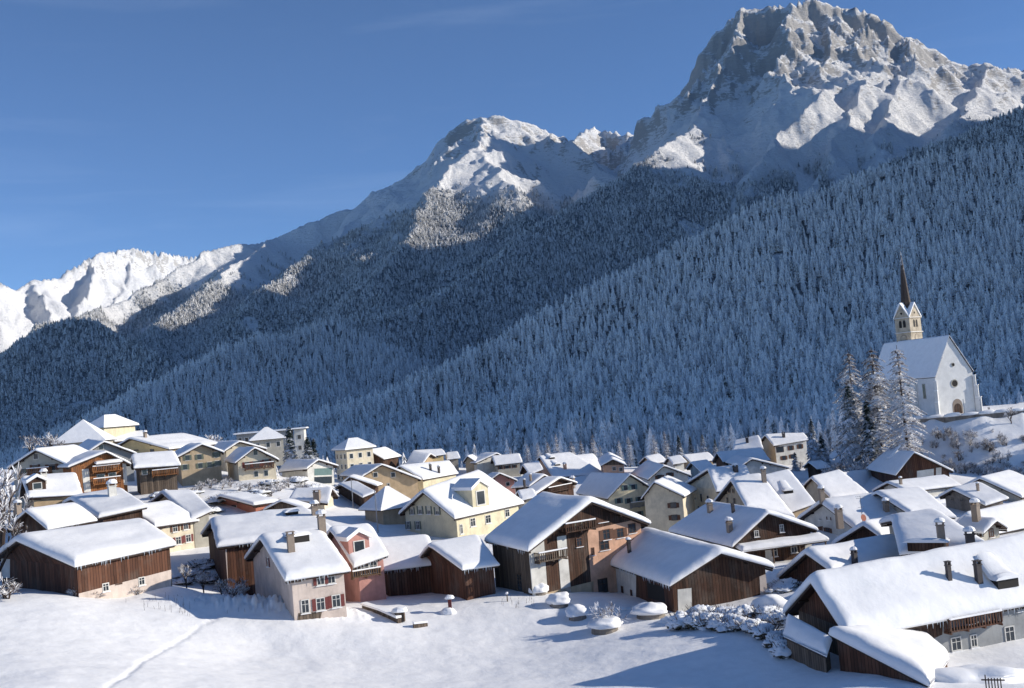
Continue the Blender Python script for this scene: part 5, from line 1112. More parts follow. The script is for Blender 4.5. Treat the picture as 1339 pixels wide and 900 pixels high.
hip('house', 'steep-roofed tan house left of the big pale yellow house, one roof face sunlit', 'house', (500, 668), 158, 40, 6.6, 6.0, 6.5, 3.4, 'tan', (), .6, ridge=.1)
hip('mansion', 'pale yellow mansion under the highest hipped roof at the far left', 'mansion', (112, 562), 262, -25, 7, 12, 8, 3, 'paleyellow', (1.8, 4.6), .7, (2, 3))
hip('mansion', 'grey house with a broad pyramid roof below the pale yellow mansion', 'house', (72, 582), 242, 8, 12, 12, 7, 5.5, 'greybeige', (1.6, 4.2), .5, (4, 3), ridge=.05)
hip('apartment_block', 'long flat-roofed grey apartment block against the forest', 'apartment block', (309, 569), 285, 4, 17, 9, 8, 0, 'grey', (1.8, 4.6), .6, (8, 2))
hip('tower_block', 'narrow sunlit cream block at the end of the grey apartment block', 'building', (384, 562), 283, 6, 3.2, 8, 12, 0, 'white', (2.5, 6), .5, (1, 2))
hip('pavilion', 'low pavilion with a pyramid roof in front of the grey apartment block', 'house', (330, 577), 262, 15, 9, 8, 5, 3.2, 'greybeige', (1.5,), .5, (3, 2), ridge=.1)

# ------------------------------------------------------------------ church
def church():
    obs, fp = HD['church']
    H_ = House('church', obs, fp, name='church', cat='church', label='white church with a steep blue-shaded roof and pointed stone tower on its knoll', front='church', side='church', T=.3, os=.35, og=.35, base=12.5, eave='dkbrown')
    R = H_.root; p, n, d = H_.planes['F']; Z = np.array((0, 0, 1.))
    def disc(px, py, r, name, mat, rim=True):
        c = hit(px, py, p, n); m = MB(); m.tube(c - n * .05, c + n * .05, r, r, 16, 0)
        if rim:
            k = 16
            for i in range(k):
                a0, a1 = 2 * math.pi * i / k, 2 * math.pi * (i + 1) / k
                q = [c + n * .12 + (d * math.cos(t) + Z * math.sin(t)) * r * rr for t in (a0, a1) for rr in (1.0, 1.25)]
                q2 = [v - n * .12 for v in q]; m.add(q + q2, [(0, 1, 3, 2), (1, 5, 7, 3), (0, 2, 6, 4)], 1)
        m.build(name, [mat, M['greybeige']], R)
    disc(1248, 501.5, .85, 'round_window', M['dark']); disc(1246, 477, .4, 'round_window', M['dark'])
    # arched portal
    c = hit(1253, 539, p, n); w = 1.25; zb = c[2] - .6; zs = zb + 1.9
    arc = [c * np.array((1, 1, 0)) + Z * zb - d * w, c * np.array((1, 1, 0)) + Z * zb + d * w] + [c * np.array((1, 1, 0)) + Z * zs + d * w * math.cos(t) + Z * w * 1.15 * math.sin(t) for t in np.linspace(0, math.pi, 11)]
    for nm, mt, sc, o_ in (('portal_frame', M['brick'], 1.22, .05), ('door', M['wood'], .86, .09)):
        ce = c * np.array((1, 1, 0)) + Z * zb; q = [ce + (v - ce) * sc + n * o_ for v in arc]; k = len(q); m = MB()
        m.add(q + [v - n * .2 for v in q], [tuple(range(k))] + [(i, (i + 1) % k, k + (i + 1) % k, k + i) for i in range(k)]); m.build(nm, mt, R)
    # stepped buttresses with snow on their shoulders
    def buttress(o, dirn, wd=.8):
        base = gz(o[0], o[1]) - 1; top = o[2] - 1.2; side = np.cross(dirn, Z); m = MB(); hh = top - base
        for f0, f1, dep in ((0, .45, 1.5), (.45, .75, 1.05), (.75, 1.0, .65)):
            m.box(o * np.array((1, 1, 0)) + dirn * dep / 2 + Z * (base + hh * f0), wd, dep, hh * (f1 - f0), side, dirn, Z, 0, True)
            m.box(o * np.array((1, 1, 0)) + dirn * (dep / 2 + .1) + Z * (base + hh * f1), wd + .12, dep + .1, .22, side, dirn, Z, 1, True)
        m.build('buttress', [M['church'], M['snow']], R)
    buttress(H_.fl, U(n - d)); buttress(H_.fr, U(n + d))
    pl, nl, dl = H_.planes['L']; Lw = np.linalg.norm((H_.bl - H_.fl)[:2])
    for f in (.3, .52, .74): buttress(H_.bl * f + H_.fl * (1 - f), nl)
    for f in (.18, .42, .64):
        q = H_.bl * f + H_.fl * (1 - f) - Z * 3.6; m = MB(); m.box(q + nl * .03, .9, .12, 3.6, dl, nl, Z, 0); m.box(q + nl * .01, 1.25, .1, 4.0, dl, nl, Z, 1); m.build('tall_window', [M['glass'], M['greybeige']], R)
    # tower
    D = 252 * SCL; f = at(1190.5, 432, D); al = d; be = -n; S = 5.6
    th = math.radians(38); al = np.array([math.cos(th), math.sin(th), 0]); be = np.array([-math.sin(th), math.cos(th), 0])
    w1, w2 = 5.6, 4.6; z_e = at(1190.5, 414, D)[2]; f[2] = 0; zb = 10
    cor = [f, f + al * w1, f + al * w1 + be * w2, f + be * w2]; ct = f + al * w1 / 2 + be * w2 / 2
    m = MB(); lo = [c_ + Z * zb for c_ in cor]; hi = [c_ + Z * z_e for c_ in cor]; m.add(lo + hi, [(0, 1, 5, 4), (1, 2, 6, 5), (2, 3, 7, 6), (3, 0, 4, 7)])
    gh = 3.6; pk = [(cor[i] + cor[(i + 1) % 4]) / 2 + Z * (z_e + gh) for i in range(4)]
    m.add(hi + pk, [(0, 1, 4), (1, 2, 5), (2, 3, 6), (3, 0, 7)]); tw = m.build('tower', M['stone'], R)
    # cornices
    m = MB()
    for zz in (z_e - 4.4, z_e - .3):
        for i in range(4):
            a, b = cor[i], cor[(i + 1) % 4]; dd = U(b - a); nn = np.cross(dd, Z); m.box((a + b) / 2 + Z * zz + nn * .1, np.linalg.norm(b - a) + .4, .3, .22, dd, nn, Z, 0); m.box((a + b) / 2 + Z * (zz + .14) + nn * .12, np.linalg.norm(b - a) + .4, .3, .1, dd, nn, Z, 1)
    m.build('cornice', [M['stone'], M['snow']], tw)
    # cross-gabled cap under snow
    top = ct + Z * (z_e + gh + .2); m = MB(); e = .35
    for i in range(4):
        a, b = cor[i], cor[(i + 1) % 4]; nn = U(np.cross(U(b - a), Z)); P0 = a + U(a - ct) * e + Z * (z_e - .3); P1 = b + U(b - ct) * e + Z * (z_e - .3); K = pk[i] + nn * e + Z * .1
        for tri in ((P0, K, top), (K, P1, top)):
            up = Z * .42; q = [v + 0 for v in tri] + [v + up for v in tri]; m.add(q, [(0, 2, 1), (3, 4, 5), (0, 1, 4, 3), (1, 2, 5, 4), (2, 0, 3, 5)])
    m.build('tower_roof', M['snow'], tw)
    # twin bell arches and round clock openings
    for i, (a, b) in enumerate(((cor[0], cor[1]), (cor[3], cor[0]))):
        dd = U(b - a); nn = U(np.cross(dd, Z)); c = (a + b) / 2
        for s_ in (-1, 1):
            m = MB(); q = [c + dd * (s_ * .62 + x) + Z * (z_e - 1.9 + zz) + nn * .04 for x, zz in ((-.42, -1.0), (.42, -1.0), (.42, .55), (.25, .95), (0, 1.1), (-.25, .95), (-.42, .55))]
            m.add(q + [v - nn * .1 for v in q], [tuple(range(7))] + [(j, (j + 1) % 7, 7 + (j + 1) % 7, 7 + j) for j in range(7)]); m.build('bell_opening', M['dark'], tw)
        m = MB(); c2 = c + Z * (z_e - 5.9); m.tube(c2, c2 + nn * .06, 1.05, 1.05, 16, 0); m.tube(c2, c2 + nn * .1, .8, .8, 16, 1); m.build('clock', [M['brick'], M['stone']], tw)
        m = MB(); c3 = c + Z * (z_e + 1.1); m.tube(c3, c3 + nn * .05, .32, .32, 10, 0); m.build('gable_hole', M['dark'], tw)
    # octagonal spire
    ap = at(1181, 326, D + 4); m = MB(); bs = z_e + gh * .55; k = 8; base = [np.array((ct[0], ct[1], 0)) + Z * bs + np.array((math.cos(t), math.sin(t), 0)) * 2.1 for t in np.arange(k) * 2 * math.pi / k + .4]
    mid = [np.array((ct[0], ct[1], 0)) + Z * (bs + 2.6) + (v - np.array((ct[0], ct[1], bs))) * np.array((.62, .62, 0)) for v in base]; apex = np.array((ct[0], ct[1], ap[2]))
    m.add(base + mid + [apex], [(i, (i + 1) % k, k + (i + 1) % k, k + i) for i in range(k)] + [(k + i, k + (i + 1) % k, 2 * k) for i in range(k)])
    m.build('spire', M['spire'], tw)
    m = MB(); m.tube(apex - Z * .3, apex + Z * 1.4, .05, .03, 5); m.box(apex + Z * .95, .7, .07, .07); m.build('finial', M['chimdark'], tw)
_m, _nt, _N, _L, _P = newmat('spire_shingles')
_ge = _nt.nodes.new('ShaderNodeNewGeometry'); _nzv = noise_node(_nt, _ge.outputs['Position'], 1.4, 5, .7)
_sep = _nt.nodes.new('ShaderNodeSeparateXYZ'); _L.new(_ge.outputs['Position'], _sep.inputs[0])
_f = math_node(_nt, 'MULTIPLY', math_node(_nt, 'SUBTRACT', math_node(_nt, 'ADD', _nzv, math_node(_nt, 'MULTIPLY', math_node(_nt, 'SUBTRACT', _sep.outputs[2], 56), .03)), .60), 6, clamp=True)
_L.new(mixc(_nt, _f, (.045, .031, .026), (.7, .72, .76)), _P.inputs['Base Color']); _P.inputs['Roughness'].default_value = .8
M['spire'] = _m
church()

# terrace wall under the church
def wall_run(name, label, cat, pts, th, h, mat, cap=.5, parts=True):
    root = None; W = MB(); S = MB()
    P_ = [np.array(p, float) for p in pts]
    for a, b in zip(P_[:-1], P_[1:]):
        d = b - a; L = np.linalg.norm(d); d /= L; dh = U(np.array((d[0], d[1], 0))); nn = np.cross(dh, (0, 0, 1)); k = max(1, int(L / 3))
        c = (a + b) / 2
        W.box(c - np.array((0, 0, h)), L + .05, th, h, d, nn, (0, 0, 1), 0, True)
        for i in range(k):
            q = a + d * L * (i + .5) / k; S.blob(q + np.array((0, 0, cap * .1)), L / k * .62, th * .75, cap * (.8 + .4 * RND.random()), 10, 6, 0, i, .2, .1)
    root = empty(name, P_[0]); tag(root, label, cat); W.build('wall', M[mat], root); S.build('snow_cap', M['snow'], root, smooth=True); return root
tp = [(_ch[0] + x, _ch[1] + 14 - 6 * (x - 8) / 222 - 24.3, _ch[2] - .05) for x in (4, 12, 25, 40, 60, 85, 110, 140)]
tp = [(_ch[0] - 10, _ch[1] - 1.5, _ch[2] - .3), (_ch[0] - 4, _ch[1] - 8, _ch[2] - .1)] + tp
wall_run('terrace_wall', 'dark stone terrace wall edged with snow below the church', 'wall', tp, .6, 3.3, 'rubble', .9)

# ------------------------------------------------------------------ trees
M['frost'] = mat_tree('frosted_twigs', (.10, .075, .06), (.80, .80, .82), .60, .9)
M['half_bare'] = mat_tree('half_bare_twigs', (.085, .06, .05), (.84, .83, .83), .64, 1.1)  # twigs a little darker than the frosted ones
M['spruce'] = mat_tree('spruce_needles', (.018, .028, .022), (.78, .80, .85), .52, 2.2)
M['bark'] = mat_plain('bark', (.085, .06, .048), .9, 0, .4, 6)
def decid(seed, H=9, spread=.62, depth=5, dense=3):
    r = random.Random(seed); tr = MB(); cr = MB()
    def rec(p, d, L, rad, k):
        q = p + d * L
        if k >= 3: tr.tube(p, q, rad, rad * .72, 5, 0, False)
        else: cr.tube(p, q, max(rad, .035), max(rad * .6, .022), 3, 0, False)
        if k == 0:
            return
        n = dense if k > 1 else dense + 1
        for i in range(n):
            a = r.uniform(0, 6.28); t = r.uniform(.35, .8) * (1.1 if k < 4 else .8); s = np.cross(d, (math.cos(a), math.sin(a), .3)); s = U(s)
            nd = U(d * math.cos(t) + s * math.sin(t) + np.array((0, 0, .13)))
            f = r.uniform(.45, 1.0); rec(p + d * L * f, nd, L * r.uniform(.58, .8), rad * .6, k - 1)
    rec(np.array((0, 0, -.3)), U(np.array((r.uniform(-.08, .08), r.uniform(-.08, .08), 1))), H * .3, H * .022, depth)
    return tr, cr
def larch(seed, H=20, width=.2, needles=True, droop=.35, gap=.3):
    r = random.Random(seed); tr = MB(); cr = MB(); tr.tube((0, 0, -.5), (0, 0, H), H * .014, .03, 6, 0, False)
    z = H * gap if not needles else H * .06
    while z < H * .985:
        f = z / H; L = H * width * (1 - f) ** (.75 if needles else .55) * r.uniform(.6, 1.15) + .3
        for i in range(r.randint(7, 9) if not needles else r.randint(8, 10)):
            a = r.uniform(0, 6.28); dx = np.array((math.cos(a), math.sin(a), 0)); sd = np.array((-math.sin(a), math.cos(a), 0)); p = np.array((0, 0, z)); LL = L * r.uniform(.7, 1.1); k = 5; pts = [p]
            for j in range(1, k + 1):
                t = j / k; pts.append(p + dx * LL * t + np.array((0, 0, 1)) * (LL * (.12 * t - droop * 1.5 * t * t + .1 * t ** 3)) + sd * r.uniform(-.05, .05) * LL)
            for j in range(k):
                cr.tube(pts[j], pts[j + 1], .07 * (1 - j / k) + .04, .07 * (1 - (j + 1) / k) + .035, 3, 0, False)
                w = (.42 if needles else .30) * LL * (1 - .5 * j / k) * (j > 0 or needles); w = max(.2, min(w, 1.1))
                c = (pts[j] + pts[j + 1]) / 2
                for s_ in (-1, 1):
                    for m_ in range(4 if needles else 3):
                        e0 = pts[j] + (pts[j + 1] - pts[j]) * r.random(); e1 = e0 + sd * s_ * w * r.uniform(.6, 1.2) + dx * w * r.uniform(.2, .6) - np.array((0, 0, w * r.uniform(.15, .7 if needles else .5))); t_ = U(e1 - e0); nrm = np.array((0, 0, 1)) * (.2 if needles else .09) + dx * (.16 if needles else .08)
                        cr.add([e0 - nrm * .6, e1, e0 + nrm, e0 + dx * (.35 if needles else .2) * w], [(0, 1, 2), (2, 1, 3), (0, 3, 1)])
        z += H * r.uniform(.018, .030) if needles else H * r.uniform(.022, .036)
    return tr, cr
def mesh_of(mb, name, mat):
    me = bpy.data.meshes.new(name); me.from_pydata(mb.v, [], mb.f); me.materials.append(mat); me.update(); return me
def proto(tc, mat): return (mesh_of(tc[0], 'trunk', M['bark']), mesh_of(tc[1], 'crown', mat))
TREES = dict(
    dec=[proto(decid(3, 9, depth=5), M['frost']), proto(decid(8, 9, depth=5), M['frost'])], decs=[proto(decid(12, 9, depth=5), M['half_bare'])],
    larch=[proto(larch(1, 20, .21, False, .45, .14), M['half_bare']), proto(larch(5, 20, .2, False, .5, .1), M['half_bare']), proto(larch(9, 20, .2, False, .42, .2), M['half_bare'])],
    larchf=[proto(larch(15, 20, .16, False, .3, .1), M['frost']), proto(larch(16, 20, .2, False, .3, .1), M['frost'])],
    spruce=[proto(larch(21, 20, .17, True, .38), M['spruce']), proto(larch(22, 20, .2, True, .42), M['spruce'])],
    shrub=[proto(decid(31, 9, depth=4, dense=4), M['frost']), proto(decid(33, 9, depth=4, dense=4), M['half_bare'])])
HREF = dict(dec=8.2, decs=8.2, larch=20, larchf=20, spruce=20, shrub=7.5)
_cnt = {}
def plant(kind, px, ytop, ybase, D, label, name='tree', cat='tree', group=None, wide=1.0, h=None, zoff=-.15):
    b = at(px, ybase, D * SCL); z = gz(b[0], b[1]); hh = h or (ybase - ytop) / FPX * math.hypot(b[0], b[1]); top = at(px, ytop, D * SCL)[2]
    if h is None: hh = max(.6, top - z)
    k = _cnt.get(kind, 0); _cnt[kind] = k + 1; P_ = TREES[kind]; tr, cr = P_[k % len(P_)]
    if kind == 'shrub': hh *= 1.3; zoff = -.3 * hh; wide *= 1.15
    s = hh / HREF[kind]; root = empty(name, (b[0], b[1], z + zoff)); root.scale = (s * wide, s * wide, s); root.rotation_euler.z = RND.uniform(0, 6.28); tag(root, label, cat, group)
    for me, nm in ((tr, 'trunk'), (cr, 'crown')):
        o = bpy.data.objects.new(nm, me); COL.objects.link(o); o.parent = root
    return root
plant('dec', 4, 532, 720, 128, 'tall frosted tree cut by the left picture edge', wide=.8)
plant('dec', -6, 600, 745, 118, 'lower frosted tree cut by the left picture edge', wide=.9)
plant('decs', 26, 590, 700, 145, 'frosted tree beside the small black-brown barn', wide=.75)
plant('decs', 40, 546, 602, 232, 'frosted tree left of the pale yellow mansion, taller of the pair', wide=.9)
plant('dec', 66, 548, 602, 236, 'frosted tree in front of the pale yellow mansion', wide=.9)
plant('decs', 82, 560, 604, 232, 'small bare tree right in front of the pyramid-roofed grey house', wide=.9)
plant('dec', 280, 546, 586, 245, 'round frosted tree on the skyline behind the tan house', wide=1.25)
plant('dec', 236, 569, 588, 250, 'small frosted tree right of the bright yellow house', wide=1.2)
plant('spruce', 381, 556, 608, 228, 'dark snow-dusted spruce beside the narrow cream block', 'spruce', 'spruce', wide=1.3)
plant('spruce', 404, 569, 606, 226, 'smaller spruce left of the square cream hotel', 'spruce', 'spruce', wide=1.2)
plant('spruce', 412, 572, 606, 229, 'smallest spruce touching the square cream hotel', 'spruce', 'spruce', wide=1.2)
G_ = 'frosted larches at the far edge of the village'
for px, yt, yb, D in ((668, 583, 600, 285), (690, 580, 598, 288), (704, 578, 598, 290), (717, 577, 598, 288), (729, 566, 598, 284), (748, 576, 598, 290), (761, 575, 598, 286), (777, 567, 602, 272), (786, 580, 602, 280), (811, 574, 600, 290), (824, 569, 604, 276), (857, 567, 606, 280), (872, 561, 606, 276), (890, 567, 606, 290), (905, 569, 604, 292), (921, 566, 604, 292), (937, 572, 602, 292)):
    plant('larchf' if px < 880 else 'spruce', px, yt, yb, D, 'frosted conifer standing just beyond the farthest village roofs', 'larch', 'larch', G_, wide=1.3 if px in (704, 717, 748, 761) else .95)
plant('larch', 1122, 455, 592, 222, 'leftmost of the three tall larches beside the church', 'larch', 'larch', wide=1.1)
plant('larch', 1153, 451, 596, 216, 'middle one of the three tall larches beside the church', 'larch', 'larch', wide=1.25)
plant('larch', 1187, 449, 592, 209, 'rightmost of the three tall larches, in front of the church nave', 'larch', 'larch', wide=1.1)
plant('spruce', 1118, 500, 605, 218, 'dark spruce at the foot of the leftmost tall larch', 'spruce', 'spruce', wide=1.0)
plant('spruce', 1140, 520, 604, 213, 'dark spruce between the tall larches', 'spruce', 'spruce', wide=1.0)
plant('spruce', 1066, 545, 612, 255, 'slim spruce right of the upper white house', 'spruce', 'spruce', wide=.9)
plant('spruce', 1078, 568, 616, 240, 'stout spruce in front of the slim one by the upper white house', 'spruce', 'spruce', wide=1.5)
plant('decs', 1100, 575, 612, 240, 'half-bare tree between the stout spruce and the tall larches', wide=1.2)
plant('spruce', 1041, 590, 612, 262, 'little spruce in the garden below the upper white house', 'spruce', 'spruce', wide=1.4)
plant('dec', 1322, 521, 546, 234, 'small snow-covered tree standing alone on the church terrace', wide=.9)
plant('dec', 1294, 528, 544, 236, 'smaller bush-like tree right of the church front', wide=.9)
# shrubs on the church bank
_r = random.Random(5)
for i in range(110):
    px = _r.uniform(1196, 1345); D = _r.uniform(213, 231)
    plant('shrub', px, 0, 560, D, 'frosted shrub on the shaded bank below the church', 'shrub', 'shrub', 'shrubs on the church bank', wide=_r.uniform(.6, 1.2), h=_r.uniform(1.6, 4.2))
for i in range(34):
    px = _r.uniform(1075, 1200); D = _r.uniform(205, 228)
    plant('shrub', px, 0, 580, D, 'frosted shrub under the tall larches left of the church', 'shrub', 'shrub', 'shrubs under the larches', wide=_r.uniform(.7, 1.2), h=_r.uniform(2.0, 5.5))
# garden shrubs in the left half of the village
for px, py, D, h, w in ((150, 641, 172, 2, 1.2), (162, 640, 172, 1.8, 1.3), (250, 640, 178, 2.2, 1.2), (262, 636, 182, 2.5, 1.3), (276, 633, 184, 2.8, 1.2), (290, 634, 182, 2.4, 1.2), (300, 628, 184, 2.6, 1.2), (312, 632, 180, 2.6, 1.2), (326, 634, 180, 2.4, 1.1), (340, 636, 178, 2.8, 1.2), (352, 640, 176, 3.2, 1.2), (364, 636, 180, 3.0, 1.2), (378, 634, 184, 3.0, 1.2), (392, 640, 182, 3, 1.2), (360, 650, 168, 2.8, 1.2), (376, 650, 168, 2.5, 1.2), (344, 652, 166, 2.4, 1.2), (392, 652, 172, 2.2, 1.2), (318, 646, 170, 2.4, 1.3), (228, 650, 160, 2.0, 1.3), (700, 606, 262, 3.5, 1.1), (712, 612, 250, 3.5, 1.1), (466, 615, 238, 3.0, 1.2), (478, 612, 242, 2.6, 1.2), (1044, 604, 270, 3, 1.2), (1056, 606, 262, 3, 1.2), (948, 592, 262, 3, 1.3)):
    plant('shrub', px, 0, py, D, 'snow-filled garden shrub between the houses of the village', 'shrub', 'shrub', 'shrubs in the village gardens', wide=w, h=h)
# shrubs and fruit trees along the field edge
for i, (px, yt, py, D, k, w) in enumerate(((10, 745, 778, 108, 'shrub', 1.6), (100, 762, 788, 110, 'shrub', 1.4), (126, 764, 789, 110, 'shrub', 1.6), (200, 722, 790, 116, 'decs', .7), (222, 738, 790, 116, 'decs', .8), (246, 715, 794, 117, 'decs', .8), (268, 728, 796, 116, 'decs', .9), (292, 740, 800, 112, 'decs', 1.0), (306, 752, 802, 110, 'shrub', 1.2), (318, 735, 792, 118, 'decs', .8), (180, 760, 790, 112, 'shrub', 1.3))):
    plant(k, px, yt, py, D, ['round frosted bush at the left end of the field edge', 'left one of two bushes before the broad brown barn', 'right one of two bushes before the broad brown barn', 'thin fruit tree nearest the broad brown barn', 'short fruit tree second from the broad brown barn', 'tallest fruit tree in the row along the field', 'fruit tree right of the tallest one in the row', 'spreading fruit tree left of the pale plastered house', 'twiggy shrub touching the pale plastered house', 'fruit tree behind the twiggy shrub', 'low twiggy shrub below the thin fruit tree'][i], 'tree' if k != 'shrub' else 'bush', 'tree' if k != 'shrub' else 'bush', wide=w)
plant('shrub', 794, 772, 806, 99, 'round frosted bush in front of the white rear wall of the timber barn', 'bush', 'bush', wide=1.1)

# ------------------------------------------------------------------ snow-covered hedge and mounds
def bush_mesh(seed, n=9, tw=90):
    r = random.Random(seed); mb = MB()
    for i in range(n):
        a = r.uniform(0, 6.28); d = r.uniform(0, .75); z = r.uniform(.15, .65) * (1 - d * .4); q = r.uniform(.3, .62)
        mb.blob((d * math.cos(a), d * math.sin(a), z), q, q, q * .6, 22, 14, 0, seed * 7 + i, .4, 0, .34)
    for i in range(tw):
        a = r.uniform(0, 6.28); d = r.uniform(.3, .9); p = np.array((d * math.cos(a) * .6, d * math.sin(a) * .6, .2)); mb.tube(p, p + np.array((d * math.cos(a) * .5, d * math.sin(a) * .5, r.uniform(.2, .75))), .022, .01, 3, 1, False)
    me = bpy.data.meshes.new('snowy_bush'); me.from_pydata(mb.v, [], mb.f); me.materials.append(M['bushsnow']); me.materials.append(M['bark']); me.polygons.foreach_set('material_index', mb.m); me.polygons.foreach_set('use_smooth', [True] * len(mb.f)); me.update(); return me
M['bushsnow'] = mat_tree('snow_on_leaves', (.05, .045, .03), (.82, .84, .87), .74, 2.2)
BM = [bush_mesh(k) for k in (1, 2, 3, 4)]
def bush(px, py, D, w, h, label, group=None, name='snowy_bush', k=None):
    b = at(px, py, D * SCL); z = gz(b[0], b[1]); o = bpy.data.objects.new(name, BM[(int(px) if k is None else k) % 4]); COL.objects.link(o); o.location = (b[0], b[1], z - .1); o.scale = (w, w, h); o.rotation_euler.z = px; tag(o, label, 'bush', group); return o
for px, py, D, w, h in ((893, 800, 95, 1.7, 2.2), (908, 803, 94.5, 1.6, 2.0), (922, 806, 94, 1.8, 1.9), (938, 808, 94, 1.7, 1.7), (953, 811, 93, 1.9, 1.7), (968, 815, 92, 1.7, 1.6), (984, 819, 90.5, 1.9, 1.7), (1000, 823, 89, 1.8, 1.7), (1014, 829, 87, 1.8, 1.6), (1026, 838, 85, 1.7, 1.6), (915, 792, 98, 1.8, 1.8), (945, 797, 97, 1.9, 1.6), (975, 802, 96, 1.9, 1.5), (1002, 806, 95, 2.0, 1.6), (1022, 814, 92, 1.9, 1.7)):
    bush(px, py, D, w, h, 'snow-smothered bush in the hedge between the two foreground barns', 'hedge bushes before the dark barn')
for i, (px, py, D, w, h) in enumerate(((188, 642, 170, 2.4, 1.6), (200, 640, 171, 2.4, 1.6), (213, 638, 172, 2.4, 1.6), (225, 637, 173, 2.2, 1.5), (178, 645, 168, 2.0, 1.2), (204, 632, 177, 1.5, 1.6), (215, 630, 178, 1.5, 1.6))):
    bush(px, py, D, w, h, 'clipped hedge bush under a snow slab below the grey timber house', 'clipped hedge below the timber house')
for i, (px, py, D, w, h) in enumerate(((240, 645, 165, 3, 1.4), (262, 648, 166, 3.2, 1.5), (285, 640, 172, 3, 1.6), (300, 641, 173, 3, 1.8), (322, 642, 172, 3, 2.0), (334, 638, 176, 2.8, 1.6), (352, 630, 184, 2.6, 1.5), (246, 632, 178, 3, 1.3), (405, 640, 184, 2.6, 1.5), (386, 628, 190, 2.4, 1.6), (330, 662, 160, 2.2, 1.6), (345, 668, 158, 2.0, 1.5), (60, 664, 172, 2.6, 1.6), (160, 664, 160, 2.4, 1.6), (22, 676, 150, 2.6, 1.8), (262, 720, 138, 2.6, 1.6), (250, 735, 132, 2.4, 1.5), (268, 742, 130, 2.2, 1.4), (240, 752, 128, 2.2, 1.2), (1030, 765, 108, 2.4, 1.2), (1020, 772, 106, 2.0, 1.0))):
    bush(px, py, D, w, h, 'rounded snow-buried bush in a garden between the houses', 'snow-buried garden bushes')
# cushions of snow on the five planters
for i, (px, py, D, w) in enumerate(((705, 786, 110.5, 1.5), (731, 794, 106.5, 1.75), (755, 803, 102.5, 1.6), (790, 814, 98, 2.3), (851, 802, 101, 2.5))):
    b = at(px, py, D * SCL); z = gz(b[0], b[1]); lab = ['smallest snow cushion on a stone planter, nearest the salmon farmhouse', 'second round planter from the farmhouse under a tall snow cushion', 'middle round planter with a narrow snow cushion', 'wide stone planter under a snow cushion at the point of the field', 'widest snow-topped planter in front of the open barn bay'][i]
    root = empty('planter', (b[0], b[1], z)); tag(root, lab, 'planter'); m = MB(); w *= .86
    m.tube((b[0], b[1], z - .4), (b[0], b[1], z + .62), w * .82, w * .74, 14, 0); m.build('planter_body', M['rubble'], root)
    m = MB(); m.blob((b[0], b[1], z + .8), w * 1.0, w * .94, .82 if i != 1 else 1.0, 26, 16, 0, i + 3, .34, .35, .05); m.build('snow_cushion', M['snow'], root, smooth=True)
# low timber wall, box, post and stake on the field
def beamline(name, label, cat, pts, h=.5, w=.25, mat='greywood', cap=.25):
    m = MB(); q = [at(a, b, c * SCL) for a, b, c in pts]
    for a, b in zip(q[:-1], q[1:]):
        a = np.array((a[0], a[1], gz(a[0], a[1]))); b = np.array((b[0], b[1], gz(b[0], b[1]))); d = b - a; L = np.linalg.norm(d); d = d / L; n = U(np.cross(d, (0, 0, 1)))
        m.box((a + b) / 2 + np.array((0, 0, h / 2 - .15)), L, w, h + .3, d, n, (0, 0, 1)); m.box((a + b) / 2 + np.array((0, 0, h + cap / 2)), L, w * 1.7, cap, d, n, (0, 0, 1), 1)
    o = m.build(name, [M[mat], M['snow']], None, origin=q[0]); tag(o, label, cat)
beamline('trough', 'long low timber trough edged with snow on the field', 'trough', [(477, 812, 108), (500, 821, 105.5), (524, 831, 103)], .55, .5)
beamline('plank', 'short dark plank lying in the snow right of the timber trough', 'plank', [(542, 835, 102), (560, 832, 102.5)], .3, .3)
b = at(525, 829, 103.5 * SCL); z = gz(b[0], b[1]); m = MB(); m.box((b[0], b[1], z + .5), 1.1, .9, 1.1); m.blob((b[0], b[1], z + 1.2), 1.0, .85, .5, 14, 8, 1, 4, .2, .2); o = m.build('wooden_box', [M['greywood'], M['snow']], None, origin=(b[0], b[1], z)); tag(o, 'small snow-topped wooden box at the end of the timber trough', 'box')
b = at(590, 812, 106 * SCL); z = gz(b[0], b[1]); m = MB(); m.box((b[0], b[1], z + .8), .42, .42, 1.7); m.blob((b[0], b[1], z + 1.85), .62, .6, .4, 12, 8, 1, 6, .2, .2); m.blob((b[0] - .3, b[1], z + .1), 1.0, .9, .6, 12, 8, 1, 9, .2, .2); o = m.build('gate_post', [M['maroon'], M['snow']], None, origin=(b[0], b[1], z)); tag(o, 'stout post with a snow cap alone in the field, in front of the plank barn', 'post')
b = at(665, 803, 108 * SCL); z = gz(b[0], b[1]); m = MB(); m.tube((b[0], b[1], z - .3), (b[0], b[1], z + 1.2), .09, .07, 6); m.blob((b[0], b[1], z + 1.25), .2, .2, .16, 8, 6, 1); o = m.build('stake', [M['greywood'], M['snow']], None, origin=(b[0], b[1], z)); tag(o, 'thin stake in the snow before the grey boards of the salmon farmhouse', 'stake')
# small wooden railing in the bottom right corner
q = [at(1289, 893, 75 * SCL), at(1309, 896, 75 * SCL)]; m = MB(); zq = gz(q[0][0], q[0][1]); d = U((q[1] - q[0]) * np.array((1, 1, 0)))
for i in range(6):
    c = q[0] + (q[1] - q[0]) * i / 5; m.box((c[0], c[1], zq - .2), .09, .07, 1.0 + .25 * (i == 0), d, np.cross(d, (0, 0, 1)), (0, 0, 1), 0, True)
m.box((*((q[0] + q[1]) / 2)[:2], zq + .65), 1.75, .08, .1, d, np.cross(d, (0, 0, 1)), (0, 0, 1)); o = m.build('railing', M['wood'], None, origin=(q[0][0], q[0][1], zq)); tag(o, 'short dark wooden railing in the snow at the bottom right corner', 'railing')
